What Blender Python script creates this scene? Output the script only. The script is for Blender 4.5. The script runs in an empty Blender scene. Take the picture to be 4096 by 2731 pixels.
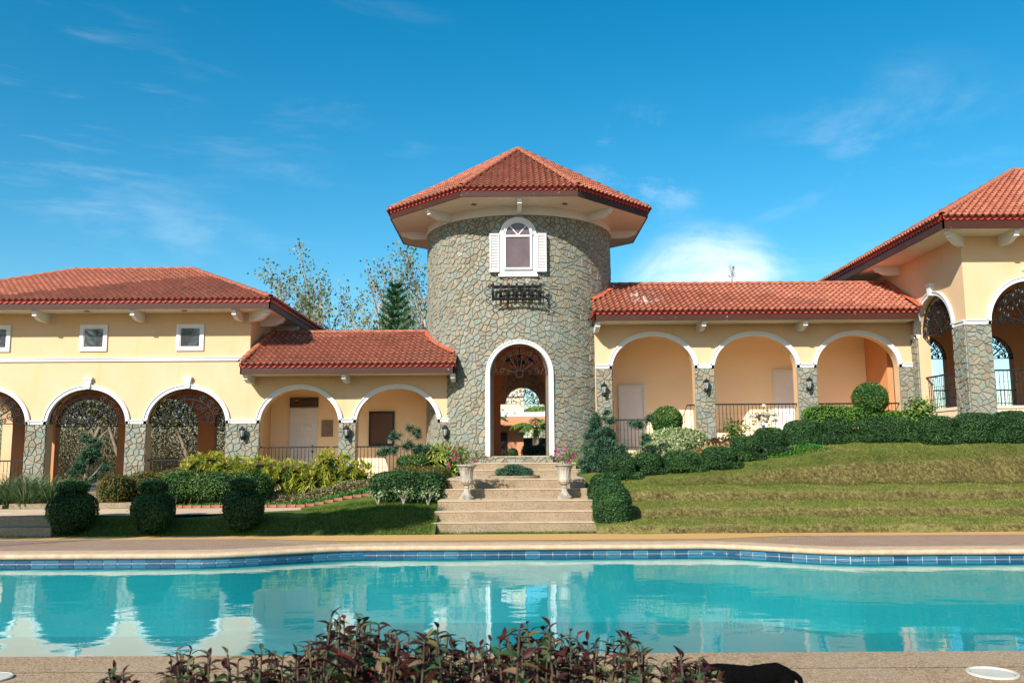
import bpy, math, random
import numpy as np
from mathutils import Vector, Matrix

R = math.radians
random.seed(7)
rng = np.random.default_rng(7)
scene = bpy.context.scene
COL = scene.collection

# ------------------------------------------------------------------ camera
EYE = Vector((0.0, 0.0, 1.7))
cam = bpy.data.cameras.new('camera')
cam.sensor_width = 36.0
cam.lens = 30.61
cam.clip_end = 2000.0
cam.clip_start = 0.05
camera = bpy.data.objects.new('camera', cam)
COL.objects.link(camera)
camera.matrix_world = Matrix.Translation(EYE) @ Matrix.Rotation(R(90 + 7.29), 4, 'X') @ Matrix.Rotation(-0.006, 4, 'Z')
cam.dof.use_dof = True
cam.dof.focus_distance = 26.0
cam.dof.aperture_fstop = 5.6
scene.camera = camera

# ------------------------------------------------------------------ sky, sun, exposure
SUN_AZ = R(29.0)      # the sun stands behind the viewer, this far to the left
SUN_EL = R(32.5)
world = bpy.data.worlds.new('World')
scene.world = world
world.use_nodes = True
wn, wl = world.node_tree.nodes, world.node_tree.links
wn.clear()
def wnode(t, **kw):
    n = wn.new(t)
    for k, v in kw.items():
        setattr(n, k, v)
    return n
sky = wnode('ShaderNodeTexSky', sky_type='NISHITA', sun_disc=False)
sky.sun_elevation = SUN_EL
sky.sun_rotation = math.pi + SUN_AZ
sky.altitude = 50.0
sky.air_density = 1.0
sky.dust_density = 0.55
sky.ozone_density = 2.2
hsv = wnode('ShaderNodeHueSaturation')
hsv.inputs['Hue'].default_value = 0.482
hsv.inputs['Saturation'].default_value = 1.47
hsv.inputs['Value'].default_value = 1.0
wl.new(sky.outputs[0], hsv.inputs['Color'])
tc = wnode('ShaderNodeTexCoord')
def wmath(op, a, b=None, clamp=False):
    n = wnode('ShaderNodeMath', operation=op, use_clamp=clamp)
    for i, v in enumerate((a, b)):
        if v is None: continue
        if isinstance(v, (int, float)): n.inputs[i].default_value = v
        else: wl.new(v, n.inputs[i])
    return n.outputs[0]
def cloud_layer(direction, inner, outer, scale, stretch_rot, stretch, lo, hi, amount, detail=7.0, rough=0.62, dist=0.4):
    """clouds that drift around one heading of the sky: noise, faded with the angle from that heading"""
    d = Vector(direction).normalized()
    dot = wnode('ShaderNodeVectorMath', operation='DOT_PRODUCT')
    wl.new(tc.outputs['Generated'], dot.inputs[0]); dot.inputs[1].default_value = d
    mr = wnode('ShaderNodeMapRange', interpolation_type='SMOOTHSTEP')
    wl.new(dot.outputs['Value'], mr.inputs['Value'])
    mr.inputs['From Min'].default_value = math.cos(R(outer)); mr.inputs['From Max'].default_value = math.cos(R(inner))
    mp = wnode('ShaderNodeMapping')
    wl.new(tc.outputs['Generated'], mp.inputs['Vector'])
    mp.inputs['Rotation'].default_value = stretch_rot; mp.inputs['Scale'].default_value = stretch
    nz = wnode('ShaderNodeTexNoise')
    nz.inputs['Scale'].default_value = scale; nz.inputs['Detail'].default_value = detail
    nz.inputs['Roughness'].default_value = rough; nz.inputs['Distortion'].default_value = dist
    wl.new(mp.outputs[0], nz.inputs['Vector'])
    m2 = wnode('ShaderNodeMapRange', interpolation_type='SMOOTHSTEP')
    wl.new(nz.outputs[0], m2.inputs['Value'])
    m2.inputs['From Min'].default_value = lo; m2.inputs['From Max'].default_value = hi
    return wmath('MULTIPLY', wmath('MULTIPLY', mr.outputs[0], m2.outputs[0]), amount)
layers = [
    cloud_layer((-0.30, 1.0, 0.43), 2, 15, 3.2, (0.0, R(28), R(10)), (1.0, 1.0, 4.5), 0.52, 0.85, 0.15),
    cloud_layer((-0.52, 1.0, 0.40), 1, 8, 5.0, (0.0, R(6), 0.0), (1.0, 1.0, 8.0), 0.50, 0.80, 0.16),
    cloud_layer((0.23, 1.0, 0.150), 2.5, 7.0, 7.0, (0, 0, 0), (1.0, 1.0, 2.2), 0.34, 0.66, 0.72),
    cloud_layer((0.44, 1.0, 0.25), 2, 12, 4.0, (0, R(-18), 0), (1.0, 1.0, 2.6), 0.44, 0.82, 0.28),
    cloud_layer((0.155, 1.0, 0.325), 1, 5, 9.0, (0, R(-20), 0), (1.0, 1.0, 1.6), 0.48, 0.72, 0.16),
    cloud_layer((-0.42, 1.0, 0.27), 1, 7, 7.0, (0, 0, 0), (1.0, 1.0, 2.6), 0.50, 0.80, 0.10),
]
tot = layers[0]
for l in layers[1:]:
    tot = wmath('ADD', tot, l, clamp=True)
mixc = wnode('ShaderNodeMix', data_type='RGBA')
wl.new(tot, mixc.inputs['Factor']); wl.new(hsv.outputs[0], mixc.inputs['A'])
mixc.inputs['B'].default_value = (9.2, 9.4, 9.8, 1.0)
bg = wnode('ShaderNodeBackground'); bg.inputs['Strength'].default_value = 0.090
wl.new(mixc.outputs['Result'], bg.inputs['Color'])
wo = wnode('ShaderNodeOutputWorld'); wl.new(bg.outputs[0], wo.inputs['Surface'])

sun_data = bpy.data.lights.new('sun', 'SUN')
sun_data.energy = 3.95
sun_data.angle = R(0.53)
sun_data.color = (1.0, 0.945, 0.86)
sun = bpy.data.objects.new('sun', sun_data)
COL.objects.link(sun)
SUN_TRAVEL = Vector((math.sin(SUN_AZ) * math.cos(SUN_EL), math.cos(SUN_AZ) * math.cos(SUN_EL), -math.sin(SUN_EL)))
sun.rotation_mode = 'QUATERNION'
sun.rotation_quaternion = SUN_TRAVEL.to_track_quat('-Z', 'Y')
sun.location = (-15, -25, 30)

scene.view_settings.view_transform = 'Standard'
scene.view_settings.look = 'None'
scene.view_settings.gamma = 1.0
scene.view_settings.exposure = 0.84
scene.view_settings.use_curve_mapping = False
scene.render.engine = 'CYCLES'
scene.cycles.use_denoising = True
scene.cycles.max_bounces = 8
scene.cycles.transparent_max_bounces = 12
scene.cycles.caustics_reflective = False
scene.cycles.caustics_refractive = False

# ------------------------------------------------------------------ materials
MATS = {}
class NT:
    """small helper for writing a node material"""
    def __init__(s, name):
        s.m = bpy.data.materials.new(name); s.m.use_nodes = True
        s.n, s.l = s.m.node_tree.nodes, s.m.node_tree.links
        s.p = s.n['Principled BSDF']; s.out = s.n['Material Output']
        MATS[name] = s.m
    def node(s, t, ins=None, **kw):
        x = s.n.new(t)
        for k, v in kw.items(): setattr(x, k, v)
        for k, v in (ins or {}).items(): s.put(x.inputs[k], v)
        return x
    def put(s, sock, v):
        if hasattr(v, 'is_output'): s.l.new(v, sock)
        else: sock.default_value = v
    def coord(s): return s.node('ShaderNodeTexCoord').outputs['Object']
    def noise(s, scale, detail=5.0, rough=0.55, vec=None, dist=0.0, stretch=None):
        v = vec or s.coord()
        if stretch:
            v = s.node('ShaderNodeMapping', {'Vector': v, 'Scale': stretch}).outputs[0]
        return s.node('ShaderNodeTexNoise', {'Vector': v, 'Scale': scale, 'Detail': detail, 'Roughness': rough, 'Distortion': dist}).outputs[0]
    def ramp(s, fac, stops):
        r = s.node('ShaderNodeValToRGB'); cr = r.color_ramp
        while len(cr.elements) < len(stops): cr.elements.new(0.5)
        for e, (p, c) in zip(cr.elements, stops): e.position = p; e.color = (*c, 1.0)
        s.put(r.inputs[0], fac)
        return r.outputs[0]
    def mix(s, f, a, b, blend='MIX'):
        x = s.node('ShaderNodeMix', data_type='RGBA', blend_type=blend)
        s.put(x.inputs['Factor'], f)
        s.put(x.inputs['A'], a if not isinstance(a, tuple) else (*a, 1.0))
        s.put(x.inputs['B'], b if not isinstance(b, tuple) else (*b, 1.0))
        return x.outputs['Result']
    def rng(s, v, a, b, c=0.0, d=1.0):
        return s.node('ShaderNodeMapRange', {'Value': v, 'From Min': a, 'From Max': b, 'To Min': c, 'To Max': d}).outputs[0]
    def math(s, op, a, b=0.0):
        x = s.node('ShaderNodeMath', operation=op); s.put(x.inputs[0], a); s.put(x.inputs[1], b); return x.outputs[0]
    def attr(s, name='rnd'):
        return s.node('ShaderNodeAttribute', attribute_name=name).outputs['Fac']
    def bump(s, h, strength=0.3, dist=0.02):
        b = s.node('ShaderNodeBump', {'Height': h, 'Strength': strength, 'Distance': dist})
        s.l.new(b.outputs[0], s.p.inputs['Normal']); return b.outputs[0]
    def base(s, c, rough=0.7, spec=0.3, metal=0.0):
        s.put(s.p.inputs['Base Color'], (*c, 1.0) if isinstance(c, tuple) else c)
        s.put(s.p.inputs['Roughness'], rough)
        s.p.inputs['Specular IOR Level'].default_value = spec
        s.p.inputs['Metallic'].default_value = metal
        return s.m

def stucco(name, a, b, stain=None, top=None):
    t = NT(name)
    c = t.ramp(t.noise(1.1, 6, 0.6), [(0.30, a), (0.70, b)])
    if stain:
        f = t.rng(t.noise(0.8, 7, 0.68, stretch=(3.0, 3.0, 0.35)), 0.55, 0.78)
        c = t.mix(t.math('MULTIPLY', f, 0.60), c, stain)
        f2 = t.rng(t.noise(2.6, 6, 0.6, stretch=(1, 1, 1.4)), 0.60, 0.72)
        c = t.mix(t.math('MULTIPLY', f2, 0.20), c, (0.70, 0.50, 0.34))
        f3 = t.rng(t.noise(1.0, 8, 0.7, stretch=(5.0, 5.0, 0.18)), 0.60, 0.80)
        c = t.mix(t.math('MULTIPLY', f3, 0.40), c, (0.42, 0.27, 0.13))
    t.bump(t.noise(45, 6, 0.65), 0.32, 0.012)
    return t.base(c, 0.88, 0.15)
stucco('stucco_yellow', (0.645, 0.425, 0.235), (0.66, 0.46, 0.295), stain=(0.65, 0.36, 0.08))
stucco('stucco_peach', (0.86, 0.655, 0.44), (0.88, 0.69, 0.48))
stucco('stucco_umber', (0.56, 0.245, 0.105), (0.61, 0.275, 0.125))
stucco('stucco_orange', (0.60, 0.26, 0.13), (0.66, 0.30, 0.16))
stucco('stucco_cream', (0.80, 0.68, 0.47), (0.84, 0.73, 0.53))
def plainm(name, c, rough=0.6, spec=0.3, metal=0.0, var=0.12, scale=6.0, bump=0.0, bscale=40.0, dark=None):
    t = NT(name)
    d = dark or tuple(x * (1 - var * 1.6) for x in c)
    col = t.ramp(t.noise(scale, 6, 0.6), [(0.28, d), (0.62, c)])
    if bump: t.bump(t.noise(bscale, 5, 0.6), bump, 0.01)
    return t.base(col, rough, spec, metal)
plainm('white_paint', (0.70, 0.69, 0.675), 0.55, 0.35, var=0.05, scale=2.0, bump=0.05)
plainm('soffit_paint', (0.74, 0.66, 0.56), 0.8, 0.2, var=0.06, scale=1.2)
plainm('band_paint', (0.66, 0.63, 0.58), 0.8, 0.2, var=0.06, scale=1.2)
plainm('door_paint', (0.74, 0.71, 0.70), 0.45, 0.4, var=0.05, scale=2.0)
plainm('iron', (0.018, 0.017, 0.018), 0.42, 0.5, 0.25, var=0.4, scale=12)
plainm('iron_rusty', (0.05, 0.032, 0.022), 0.55, 0.4, 0.2, var=0.5, scale=18)
plainm('brass', (0.10, 0.06, 0.03), 0.35, 0.5, 0.8)
plainm('mortar', (0.215, 0.20, 0.165), 0.95, 0.1, var=0.2, scale=9, bump=0.4)
plainm('bark', (0.30, 0.235, 0.165), 0.9, 0.15, var=0.35, scale=5, bump=0.5)
plainm('bark_pale', (0.52, 0.45, 0.36), 0.9, 0.15, var=0.35, scale=4, bump=0.4)
plainm('bark_dark', (0.10, 0.075, 0.05), 0.9, 0.15, var=0.35, scale=9, bump=0.4)
plainm('soil', (0.09, 0.06, 0.04), 0.95, 0.1, var=0.4, scale=7, bump=0.6)
plainm('dry_ground', (0.26, 0.20, 0.12), 0.95, 0.1, var=0.4, scale=0.6, bump=0.5, bscale=3)
plainm('floor_tile', (0.17, 0.16, 0.17), 0.5, 0.4, var=0.15, scale=3)
plainm('lid_plastic', (0.56, 0.53, 0.45), 0.45, 0.4, var=0.08, scale=9)
plainm('lid_shadow', (0.30, 0.28, 0.21), 0.6, 0.3, var=0.2, scale=9)
plainm('cat_fur', (0.0035, 0.0032, 0.0032), 0.9, 0.04, var=0.3, scale=40, bump=0.6, bscale=160)
plainm('board_dark', (0.10, 0.05, 0.028), 0.4, 0.4, var=0.1)
plainm('board_brown', (0.21, 0.12, 0.06), 0.35, 0.5, var=0.3, scale=8)
plainm('board_frame', (0.012, 0.010, 0.010), 0.4, 0.4)
plainm('letter_dark', (0.012, 0.010, 0.010), 0.5, 0.3)
plainm('gold_paint', (0.42, 0.27, 0.05), 0.5, 0.4)
plainm('bin_grey', (0.10, 0.12, 0.15), 0.5, 0.4)
plainm('wall_dark', (0.06, 0.055, 0.05), 0.9, 0.1, var=0.3)
plainm('pink_bract', (0.62, 0.02, 0.22), 0.6, 0.2, var=0.25, scale=20)
plainm('palm_trunk', (0.42, 0.36, 0.25), 0.8, 0.2, var=0.3, scale=8)
plainm('crownshaft', (0.28, 0.40, 0.08), 0.4, 0.4, var=0.2)
plainm('coral_stone', (0.66, 0.58, 0.43), 0.9, 0.15, var=0.4, scale=9, bump=0.8, bscale=25)
plainm('brick_red', (0.36, 0.155, 0.09), 0.85, 0.15, var=0.35, scale=9, bump=0.4)
plainm('pool_plaster', (0.012, 0.34, 0.375), 0.6, 0.3, var=0.05, scale=0.7)
plainm('flashing_red', (0.50, 0.115, 0.055), 0.6, 0.3, var=0.25, scale=4)
plainm('roof_underlay', (0.20, 0.055, 0.035), 0.85, 0.1)
plainm('bulb', (0.8, 0.8, 0.75), 0.4, 0.4)

t = NT('fascia_brown')
c = t.ramp(t.noise(1.5, 6, 0.6), [(0.3, (0.044, 0.012, 0.006)), (0.7, (0.062, 0.018, 0.009))])
sp = t.rng(t.noise(9, 3, 0.5, stretch=(1.0, 1.0, 1.6)), 0.725, 0.74)
c = t.mix(t.math('MULTIPLY', sp, 0.75), c, (0.62, 0.55, 0.48))
t.base(c, 0.55, 0.3)

t = NT('eave_red')
c = t.ramp(t.noise(3, 5, 0.6), [(0.3, (0.33, 0.030, 0.018)), (0.7, (0.46, 0.055, 0.030))])
t.base(c, 0.5, 0.35)

t = NT('roof_tile')
pos = t.node('ShaderNodeNewGeometry').outputs['Position']
a = t.attr()
c = t.ramp(a, [(0.0, (0.085, 0.046, 0.038)), (0.2, (0.36, 0.102, 0.058)), (0.7, (0.48, 0.155, 0.085)), (1.0, (0.55, 0.23, 0.13))])
lich = t.rng(t.noise(0.9, 8, 0.72, vec=pos), 0.48, 0.72)
c = t.mix(t.math('MULTIPLY', lich, 0.55), c, (0.085, 0.058, 0.048))
pale = t.rng(t.noise(7, 5, 0.7, vec=pos), 0.60, 0.80)
c = t.mix(t.math('MULTIPLY', pale, 0.45), c, (0.55, 0.33, 0.24))
# pale run of droppings and lime on the raised arcade roof
mp = t.node('ShaderNodeMapping', {'Vector': pos, 'Location': (-4.15, -27.1, -6.5), 'Scale': (1.0, 1.0, 1.0)}).outputs[0]
mp2 = t.node('ShaderNodeVectorMath', {0: mp, 1: (1.1, 0.75, 0.9)}, operation='MULTIPLY').outputs[0]
dd = t.node('ShaderNodeVectorMath', {0: mp2}, operation='LENGTH').outputs['Value']
st_ = t.math('MULTIPLY', t.rng(dd, 0.75, 0.25), t.rng(t.noise(5.5, 5, 0.65, vec=pos, stretch=(1.6, 0.5, 0.5)), 0.52, 0.60))
c = t.mix(t.math('MULTIPLY', st_, 0.8), c, (0.70, 0.66, 0.60))
t.bump(t.noise(45, 5, 0.6), 0.35, 0.01)
t.base(c, 0.72, 0.25)

t = NT('ridge_tile')
c = t.ramp(t.noise(5, 7, 0.65), [(0.3, (0.13, 0.06, 0.04)), (0.5, (0.32, 0.10, 0.058)), (0.75, (0.39, 0.17, 0.11))])
t.bump(t.noise(40, 5, 0.6), 0.3, 0.01)
t.base(c, 0.75, 0.2)

t = NT('stone')
a = t.attr()
c = t.ramp(a, [(0.0, (0.21, 0.235, 0.20)), (0.16, (0.31, 0.32, 0.26)), (0.30, (0.265, 0.265, 0.205)), (0.44, (0.345, 0.31, 0.23)),
               (0.58, (0.295, 0.255, 0.18)), (0.72, (0.38, 0.31, 0.205)), (0.84, (0.34, 0.235, 0.14)), (0.93, (0.22, 0.175, 0.12)), (1.0, (0.43, 0.39, 0.31))])
n1 = t.noise(7, 8, 0.68, dist=0.6)
c = t.mix(t.math('MULTIPLY', t.rng(n1, 0.52, 0.78), 0.8), c, (0.45, 0.40, 0.29))
c = t.mix(t.math('MULTIPLY', t.rng(t.noise(11, 7, 0.7), 0.55, 0.75), 0.6), c, (0.085, 0.07, 0.048))
c = t.mix(0.22, c, (0.25, 0.255, 0.22))
c = t.mix(1.0, c, (0.86, 0.90, 0.90), 'MULTIPLY')
t.bump(t.noise(16, 8, 0.7), 0.9, 0.03)
t.base(c, 0.75, 0.35)

t = NT('pebble_wash')
sp = t.node('ShaderNodeTexVoronoi', {'Vector': t.coord(), 'Scale': 95.0})
c = t.ramp(t.node('ShaderNodeSeparateColor', {0: sp.outputs['Color']}).outputs[0], [(0.0, (0.16, 0.115, 0.068)), (0.5, (0.32, 0.24, 0.15)), (1.0, (0.44, 0.34, 0.22))])
c = t.mix(t.rng(t.noise(1.6, 7, 0.66), 0.44, 0.75, 0.0, 0.5), c, (0.14, 0.10, 0.062))
t.bump(sp.outputs['Distance'], 0.5, 0.01)
t.base(c, 0.85, 0.2)

plainm('tread_cement', (0.56, 0.42, 0.275), 0.85, 0.2, var=0.18, scale=4, bump=0.3, bscale=90)
t = NT('deck_pebble')
sp = t.node('ShaderNodeTexVoronoi', {'Vector': t.coord(), 'Scale': 85.0})
c = t.ramp(t.node('ShaderNodeSeparateColor', {0: sp.outputs['Color']}).outputs[0], [(0.0, (0.17, 0.105, 0.055)), (0.5, (0.36, 0.235, 0.13)), (1.0, (0.50, 0.36, 0.22))])
c = t.mix(t.rng(t.noise(1.0, 7, 0.6), 0.45, 0.75, 0.0, 0.5), c, (0.42, 0.32, 0.23))
t.bump(sp.outputs['Distance'], 0.45, 0.008)
t.base(c, 0.8, 0.25)

t = NT('coping_stone')
c = t.ramp(t.noise(5, 8, 0.7), [(0.3, (0.40, 0.27, 0.16)), (0.65, (0.58, 0.42, 0.28))])
t.bump(t.noise(120, 3, 0.6), 0.3, 0.008)
t.base(c, 0.8, 0.25)

t = NT('deck_yellow')
c = t.ramp(t.noise(30, 6, 0.7), [(0.3, (0.50, 0.27, 0.085)), (0.7, (0.66, 0.39, 0.15))])
t.base(c, 0.85, 0.2)

t = NT('deck_brick')
br = t.node('ShaderNodeTexBrick', {'Vector': t.coord(), 'Color1': (0.32, 0.205, 0.135, 1), 'Color2': (0.37, 0.25, 0.17, 1), 'Mortar': (0.17, 0.115, 0.075, 1), 'Scale': 1.0,
                                  'Mortar Size': 0.008, 'Brick Width': 0.20, 'Row Height': 0.10})
c = t.mix(t.rng(t.noise(2, 6, 0.6), 0.4, 0.8, 0.0, 0.4), br.outputs['Color'], (0.42, 0.28, 0.20))
t.bump(br.outputs['Fac'], -0.5, 0.006)
t.base(c, 0.85, 0.2)

t = NT('path_paver')
br = t.node('ShaderNodeTexBrick', {'Vector': t.coord(), 'Color1': (0.58, 0.42, 0.27, 1), 'Color2': (0.64, 0.48, 0.33, 1), 'Mortar': (0.36, 0.24, 0.15, 1), 'Scale': 1.0,
                                  'Mortar Size': 0.008, 'Brick Width': 0.40, 'Row Height': 0.40})
t.bump(br.outputs['Fac'], -0.4, 0.006)
t.base(t.mix(t.rng(t.noise(3, 6, 0.6), 0.4, 0.8, 0.0, 0.5), br.outputs['Color'], (0.50, 0.34, 0.21)), 0.85, 0.2)

t = NT('urn_stone')
c = t.ramp(t.noise(6, 8, 0.7, stretch=(1, 1, 0.35)), [(0.30, (0.13, 0.105, 0.075)), (0.48, (0.36, 0.315, 0.245)), (0.7, (0.52, 0.47, 0.39))])
t.bump(t.noise(50, 5, 0.6), 0.4, 0.01)
t.base(c, 0.85, 0.2)

t = NT('pool_tile')
a = t.attr()
c = t.ramp(a, [(0.0, (0.012, 0.060, 0.125)), (0.5, (0.020, 0.095, 0.175)), (1.0, (0.045, 0.155, 0.24))])
c = t.mix(t.rng(t.noise(9, 5, 0.6), 0.5, 0.8, 0.0, 0.5), c, (0.02, 0.12, 0.19))
t.base(c, 0.30, 0.4)
plainm('grout_white', (0.50, 0.53, 0.52), 0.8, 0.2)

t = NT('window_glass')
t.base((0.045, 0.047, 0.05), 0.03, 0.9)
t.p.inputs['IOR'].default_value = 1.7
t = NT('window_film')
c = t.ramp(t.noise(2, 5, 0.6), [(0.35, (0.115, 0.075, 0.072)), (0.65, (0.15, 0.10, 0.097))])
sp = t.rng(t.noise(55, 2, 0.5), 0.76, 0.78)
t.base(t.mix(sp, c, (0.6, 0.58, 0.55)), 0.12, 0.6)
t = NT('lantern_glass')
t.base((0.75, 0.78, 0.78), 0.08, 0.5); t.p.inputs['Transmission Weight'].default_value = 0.6

# water: mirrors by the angle of view, clear below, with a slight ripple
t = NT('pool_water')
co = t.coord()
h = t.math('ADD', t.noise(1.1, 2.0, 0.5, vec=co, stretch=(0.8, 1.0, 1.0)), t.math('MULTIPLY', t.noise(7.0, 3.0, 0.55, vec=co, stretch=(0.75, 1.0, 1.0)), 0.11))
b = t.node('ShaderNodeBump', {'Height': h, 'Strength': 0.34, 'Distance': 0.024}).outputs[0]
bf = t.node('ShaderNodeNewGeometry').outputs['Backfacing']      # same strength of mirror from above and below
ior = t.math('ADD', 1.50, t.math('MULTIPLY', bf, 1 / 1.50 - 1.50))
fr = t.node('ShaderNodeFresnel', {'IOR': ior, 'Normal': b}).outputs[0]
gl = t.node('ShaderNodeBsdfGlossy', {'Color': (1, 1, 1, 1), 'Roughness': 0.015, 'Normal': b}).outputs[0]
tr = t.node('ShaderNodeBsdfTransparent', {'Color': (0.62, 0.93, 0.94, 1)}).outputs[0]
mx = t.node('ShaderNodeMixShader', {0: fr, 1: tr, 2: gl}).outputs[0]
t.l.new(mx, t.out.inputs['Surface'])

def leafm(name, stops, rough=0.5, trans=0.25, spec=0.4):
    t = NT(name)
    c = t.ramp(t.attr(), stops)
    t.base(c, rough, spec)
    tl = t.node('ShaderNodeBsdfTranslucent', {'Color': c}).outputs[0]
    mx = t.node('ShaderNodeMixShader', {0: trans, 1: t.p.outputs[0], 2: tl}).outputs[0]
    t.l.new(mx, t.out.inputs['Surface'])
leafm('leaf_box', [(0, (0.009, 0.030, 0.008)), (0.55, (0.022, 0.070, 0.015)), (0.9, (0.042, 0.12, 0.024)), (1, (0.08, 0.17, 0.035))], 0.46, 0.12, 0.35)
leafm('leaf_bright', [(0, (0.04, 0.12, 0.012)), (0.6, (0.09, 0.22, 0.02)), (1, (0.20, 0.34, 0.04))], 0.45, 0.25)
leafm('leaf_ball', [(0, (0.012, 0.05, 0.010)), (0.5, (0.035, 0.11, 0.018)), (0.85, (0.09, 0.17, 0.03)), (1, (0.20, 0.20, 0.03))], 0.35, 0.2)
leafm('leaf_golden', [(0, (0.08, 0.18, 0.015)), (0.3, (0.24, 0.33, 0.03)), (0.65, (0.55, 0.52, 0.06)), (1, (0.74, 0.68, 0.20))], 0.45, 0.35)
leafm('leaf_yellowgreen', [(0, (0.04, 0.11, 0.012)), (0.5, (0.20, 0.28, 0.03)), (1, (0.55, 0.50, 0.10))], 0.4, 0.3)
leafm('leaf_olive', [(0, (0.03, 0.055, 0.008)), (0.5, (0.10, 0.11, 0.012)), (0.85, (0.20, 0.14, 0.025)), (1, (0.26, 0.12, 0.03))], 0.5, 0.25)
leafm('leaf_juniper', [(0, (0.015, 0.055, 0.030)), (0.5, (0.045, 0.135, 0.075)), (0.85, (0.09, 0.21, 0.125)), (1, (0.16, 0.17, 0.07))], 0.6, 0.2)
leafm('leaf_variegated', [(0, (0.06, 0.14, 0.03)), (0.45, (0.22, 0.30, 0.10)), (1, (0.62, 0.62, 0.38))], 0.45, 0.3)
leafm('leaf_croton', [(0, (0.10, 0.05, 0.02)), (0.4, (0.30, 0.20, 0.08)), (1, (0.62, 0.48, 0.22))], 0.45, 0.3)
leafm('leaf_brown', [(0, (0.04, 0.015, 0.010)), (0.6, (0.11, 0.045, 0.02)), (1, (0.20, 0.10, 0.04))], 0.45, 0.25)
leafm('leaf_mixed', [(0, (0.02, 0.06, 0.015)), (0.4, (0.16, 0.17, 0.06)), (0.75, (0.40, 0.34, 0.17)), (1, (0.42, 0.20, 0.12))], 0.5, 0.25)
leafm('leaf_cover', [(0, (0.015, 0.09, 0.012)), (0.7, (0.04, 0.19, 0.02)), (0.96, (0.10, 0.26, 0.03)), (1, (0.55, 0.5, 0.04))], 0.45, 0.25)
leafm('leaf_strap', [(0, (0.03, 0.09, 0.03)), (0.5, (0.09, 0.17, 0.06)), (1, (0.28, 0.33, 0.16))], 0.4, 0.3)
leafm('leaf_bush', [(0, (0.03, 0.10, 0.012)), (0.6, (0.10, 0.19, 0.025)), (1, (0.26, 0.30, 0.06))], 0.4, 0.3)
leafm('leaf_tree', [(0, (0.05, 0.12, 0.015)), (0.45, (0.14, 0.19, 0.03)), (0.8, (0.34, 0.30, 0.07)), (1, (0.42, 0.32, 0.14))], 0.5, 0.35)
leafm('leaf_tree_green', [(0, (0.02, 0.08, 0.012)), (0.6, (0.06, 0.15, 0.02)), (0.9, (0.22, 0.25, 0.05)), (1, (0.4, 0.33, 0.08))], 0.45, 0.3)
leafm('leaf_pine', [(0, (0.02, 0.085, 0.03)), (0.6, (0.06, 0.19, 0.05)), (1, (0.13, 0.30, 0.08))], 0.5, 0.3)
leafm('leaf_palm', [(0, (0.03, 0.10, 0.015)), (0.6, (0.10, 0.20, 0.03)), (1, (0.30, 0.33, 0.06))], 0.4, 0.35)
leafm('leaf_bougain', [(0, (0.03, 0.09, 0.02)), (0.6, (0.09, 0.17, 0.035)), (1, (0.28, 0.30, 0.07))], 0.5, 0.35)
leafm('thicket_dry', [(0, (0.07, 0.05, 0.03)), (0.4, (0.24, 0.18, 0.09)), (0.7, (0.14, 0.19, 0.04)), (1, (0.36, 0.29, 0.16))], 0.7, 0.35)
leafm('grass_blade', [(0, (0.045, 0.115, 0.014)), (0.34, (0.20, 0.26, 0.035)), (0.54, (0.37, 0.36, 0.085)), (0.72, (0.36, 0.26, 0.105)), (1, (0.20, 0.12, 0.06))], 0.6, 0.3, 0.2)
leafm('leaf_shade', [(0, (0.02, 0.06, 0.012)), (1, (0.06, 0.13, 0.02))], 0.5, 0.2)
for nm, a, b_ in (('red_leaf_dark', (0.022, 0.006, 0.004), (0.062, 0.016, 0.009)), ('red_leaf_crimson', (0.10, 0.008, 0.010), (0.19, 0.02, 0.02)),
                 ('red_leaf_green', (0.025, 0.055, 0.018), (0.065, 0.11, 0.035)), ('red_leaf_olive', (0.08, 0.075, 0.028), (0.17, 0.145, 0.06)), ('red_leaf_tan', (0.15, 0.085, 0.05), (0.23, 0.15, 0.085))):
    t = NT(nm)
    c = t.ramp(t.noise(22, 4, 0.6), [(0.35, a), (0.65, b_)])
    t.base(c, 0.5, 0.2)
    tl = t.node('ShaderNodeBsdfTranslucent', {'Color': c}).outputs[0]
    mx = t.node('ShaderNodeMixShader', {0: 0.15, 1: t.p.outputs[0], 2: tl}).outputs[0]
    t.l.new(mx, t.out.inputs['Surface'])

t = NT('lawn_soil')
c = t.ramp(t.noise(1.7, 8, 0.7), [(0.3, (0.05, 0.085, 0.016)), (0.55, (0.12, 0.15, 0.03)), (0.75, (0.20, 0.17, 0.06))])
nz_ = t.node('ShaderNodeSeparateXYZ', {0: t.node('ShaderNodeNewGeometry').outputs['True Normal']}).outputs[2]
bk_ = t.ramp(t.noise(9, 8, 0.75), [(0.3, (0.06, 0.05, 0.02)), (0.5, (0.16, 0.14, 0.045)), (0.75, (0.30, 0.24, 0.10))])
c = t.mix(t.rng(nz_, 0.86, 0.62), c, bk_)      # bare thatch and soil on the cut faces of the terraces
t.bump(t.noise(30, 6, 0.7), 0.8, 0.03)
t.base(c, 0.95, 0.1)
leafm('leaf_core', [(0, (0.006, 0.014, 0.005)), (1, (0.010, 0.022, 0.007))], 0.9, 0.0, 0.05)  # near-black: the shade deep inside the foliage is put into this colour
leafm('leaf_core_brown', [(0, (0.03, 0.03, 0.012)), (1, (0.05, 0.045, 0.018))], 0.9, 0.0, 0.05)

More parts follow.
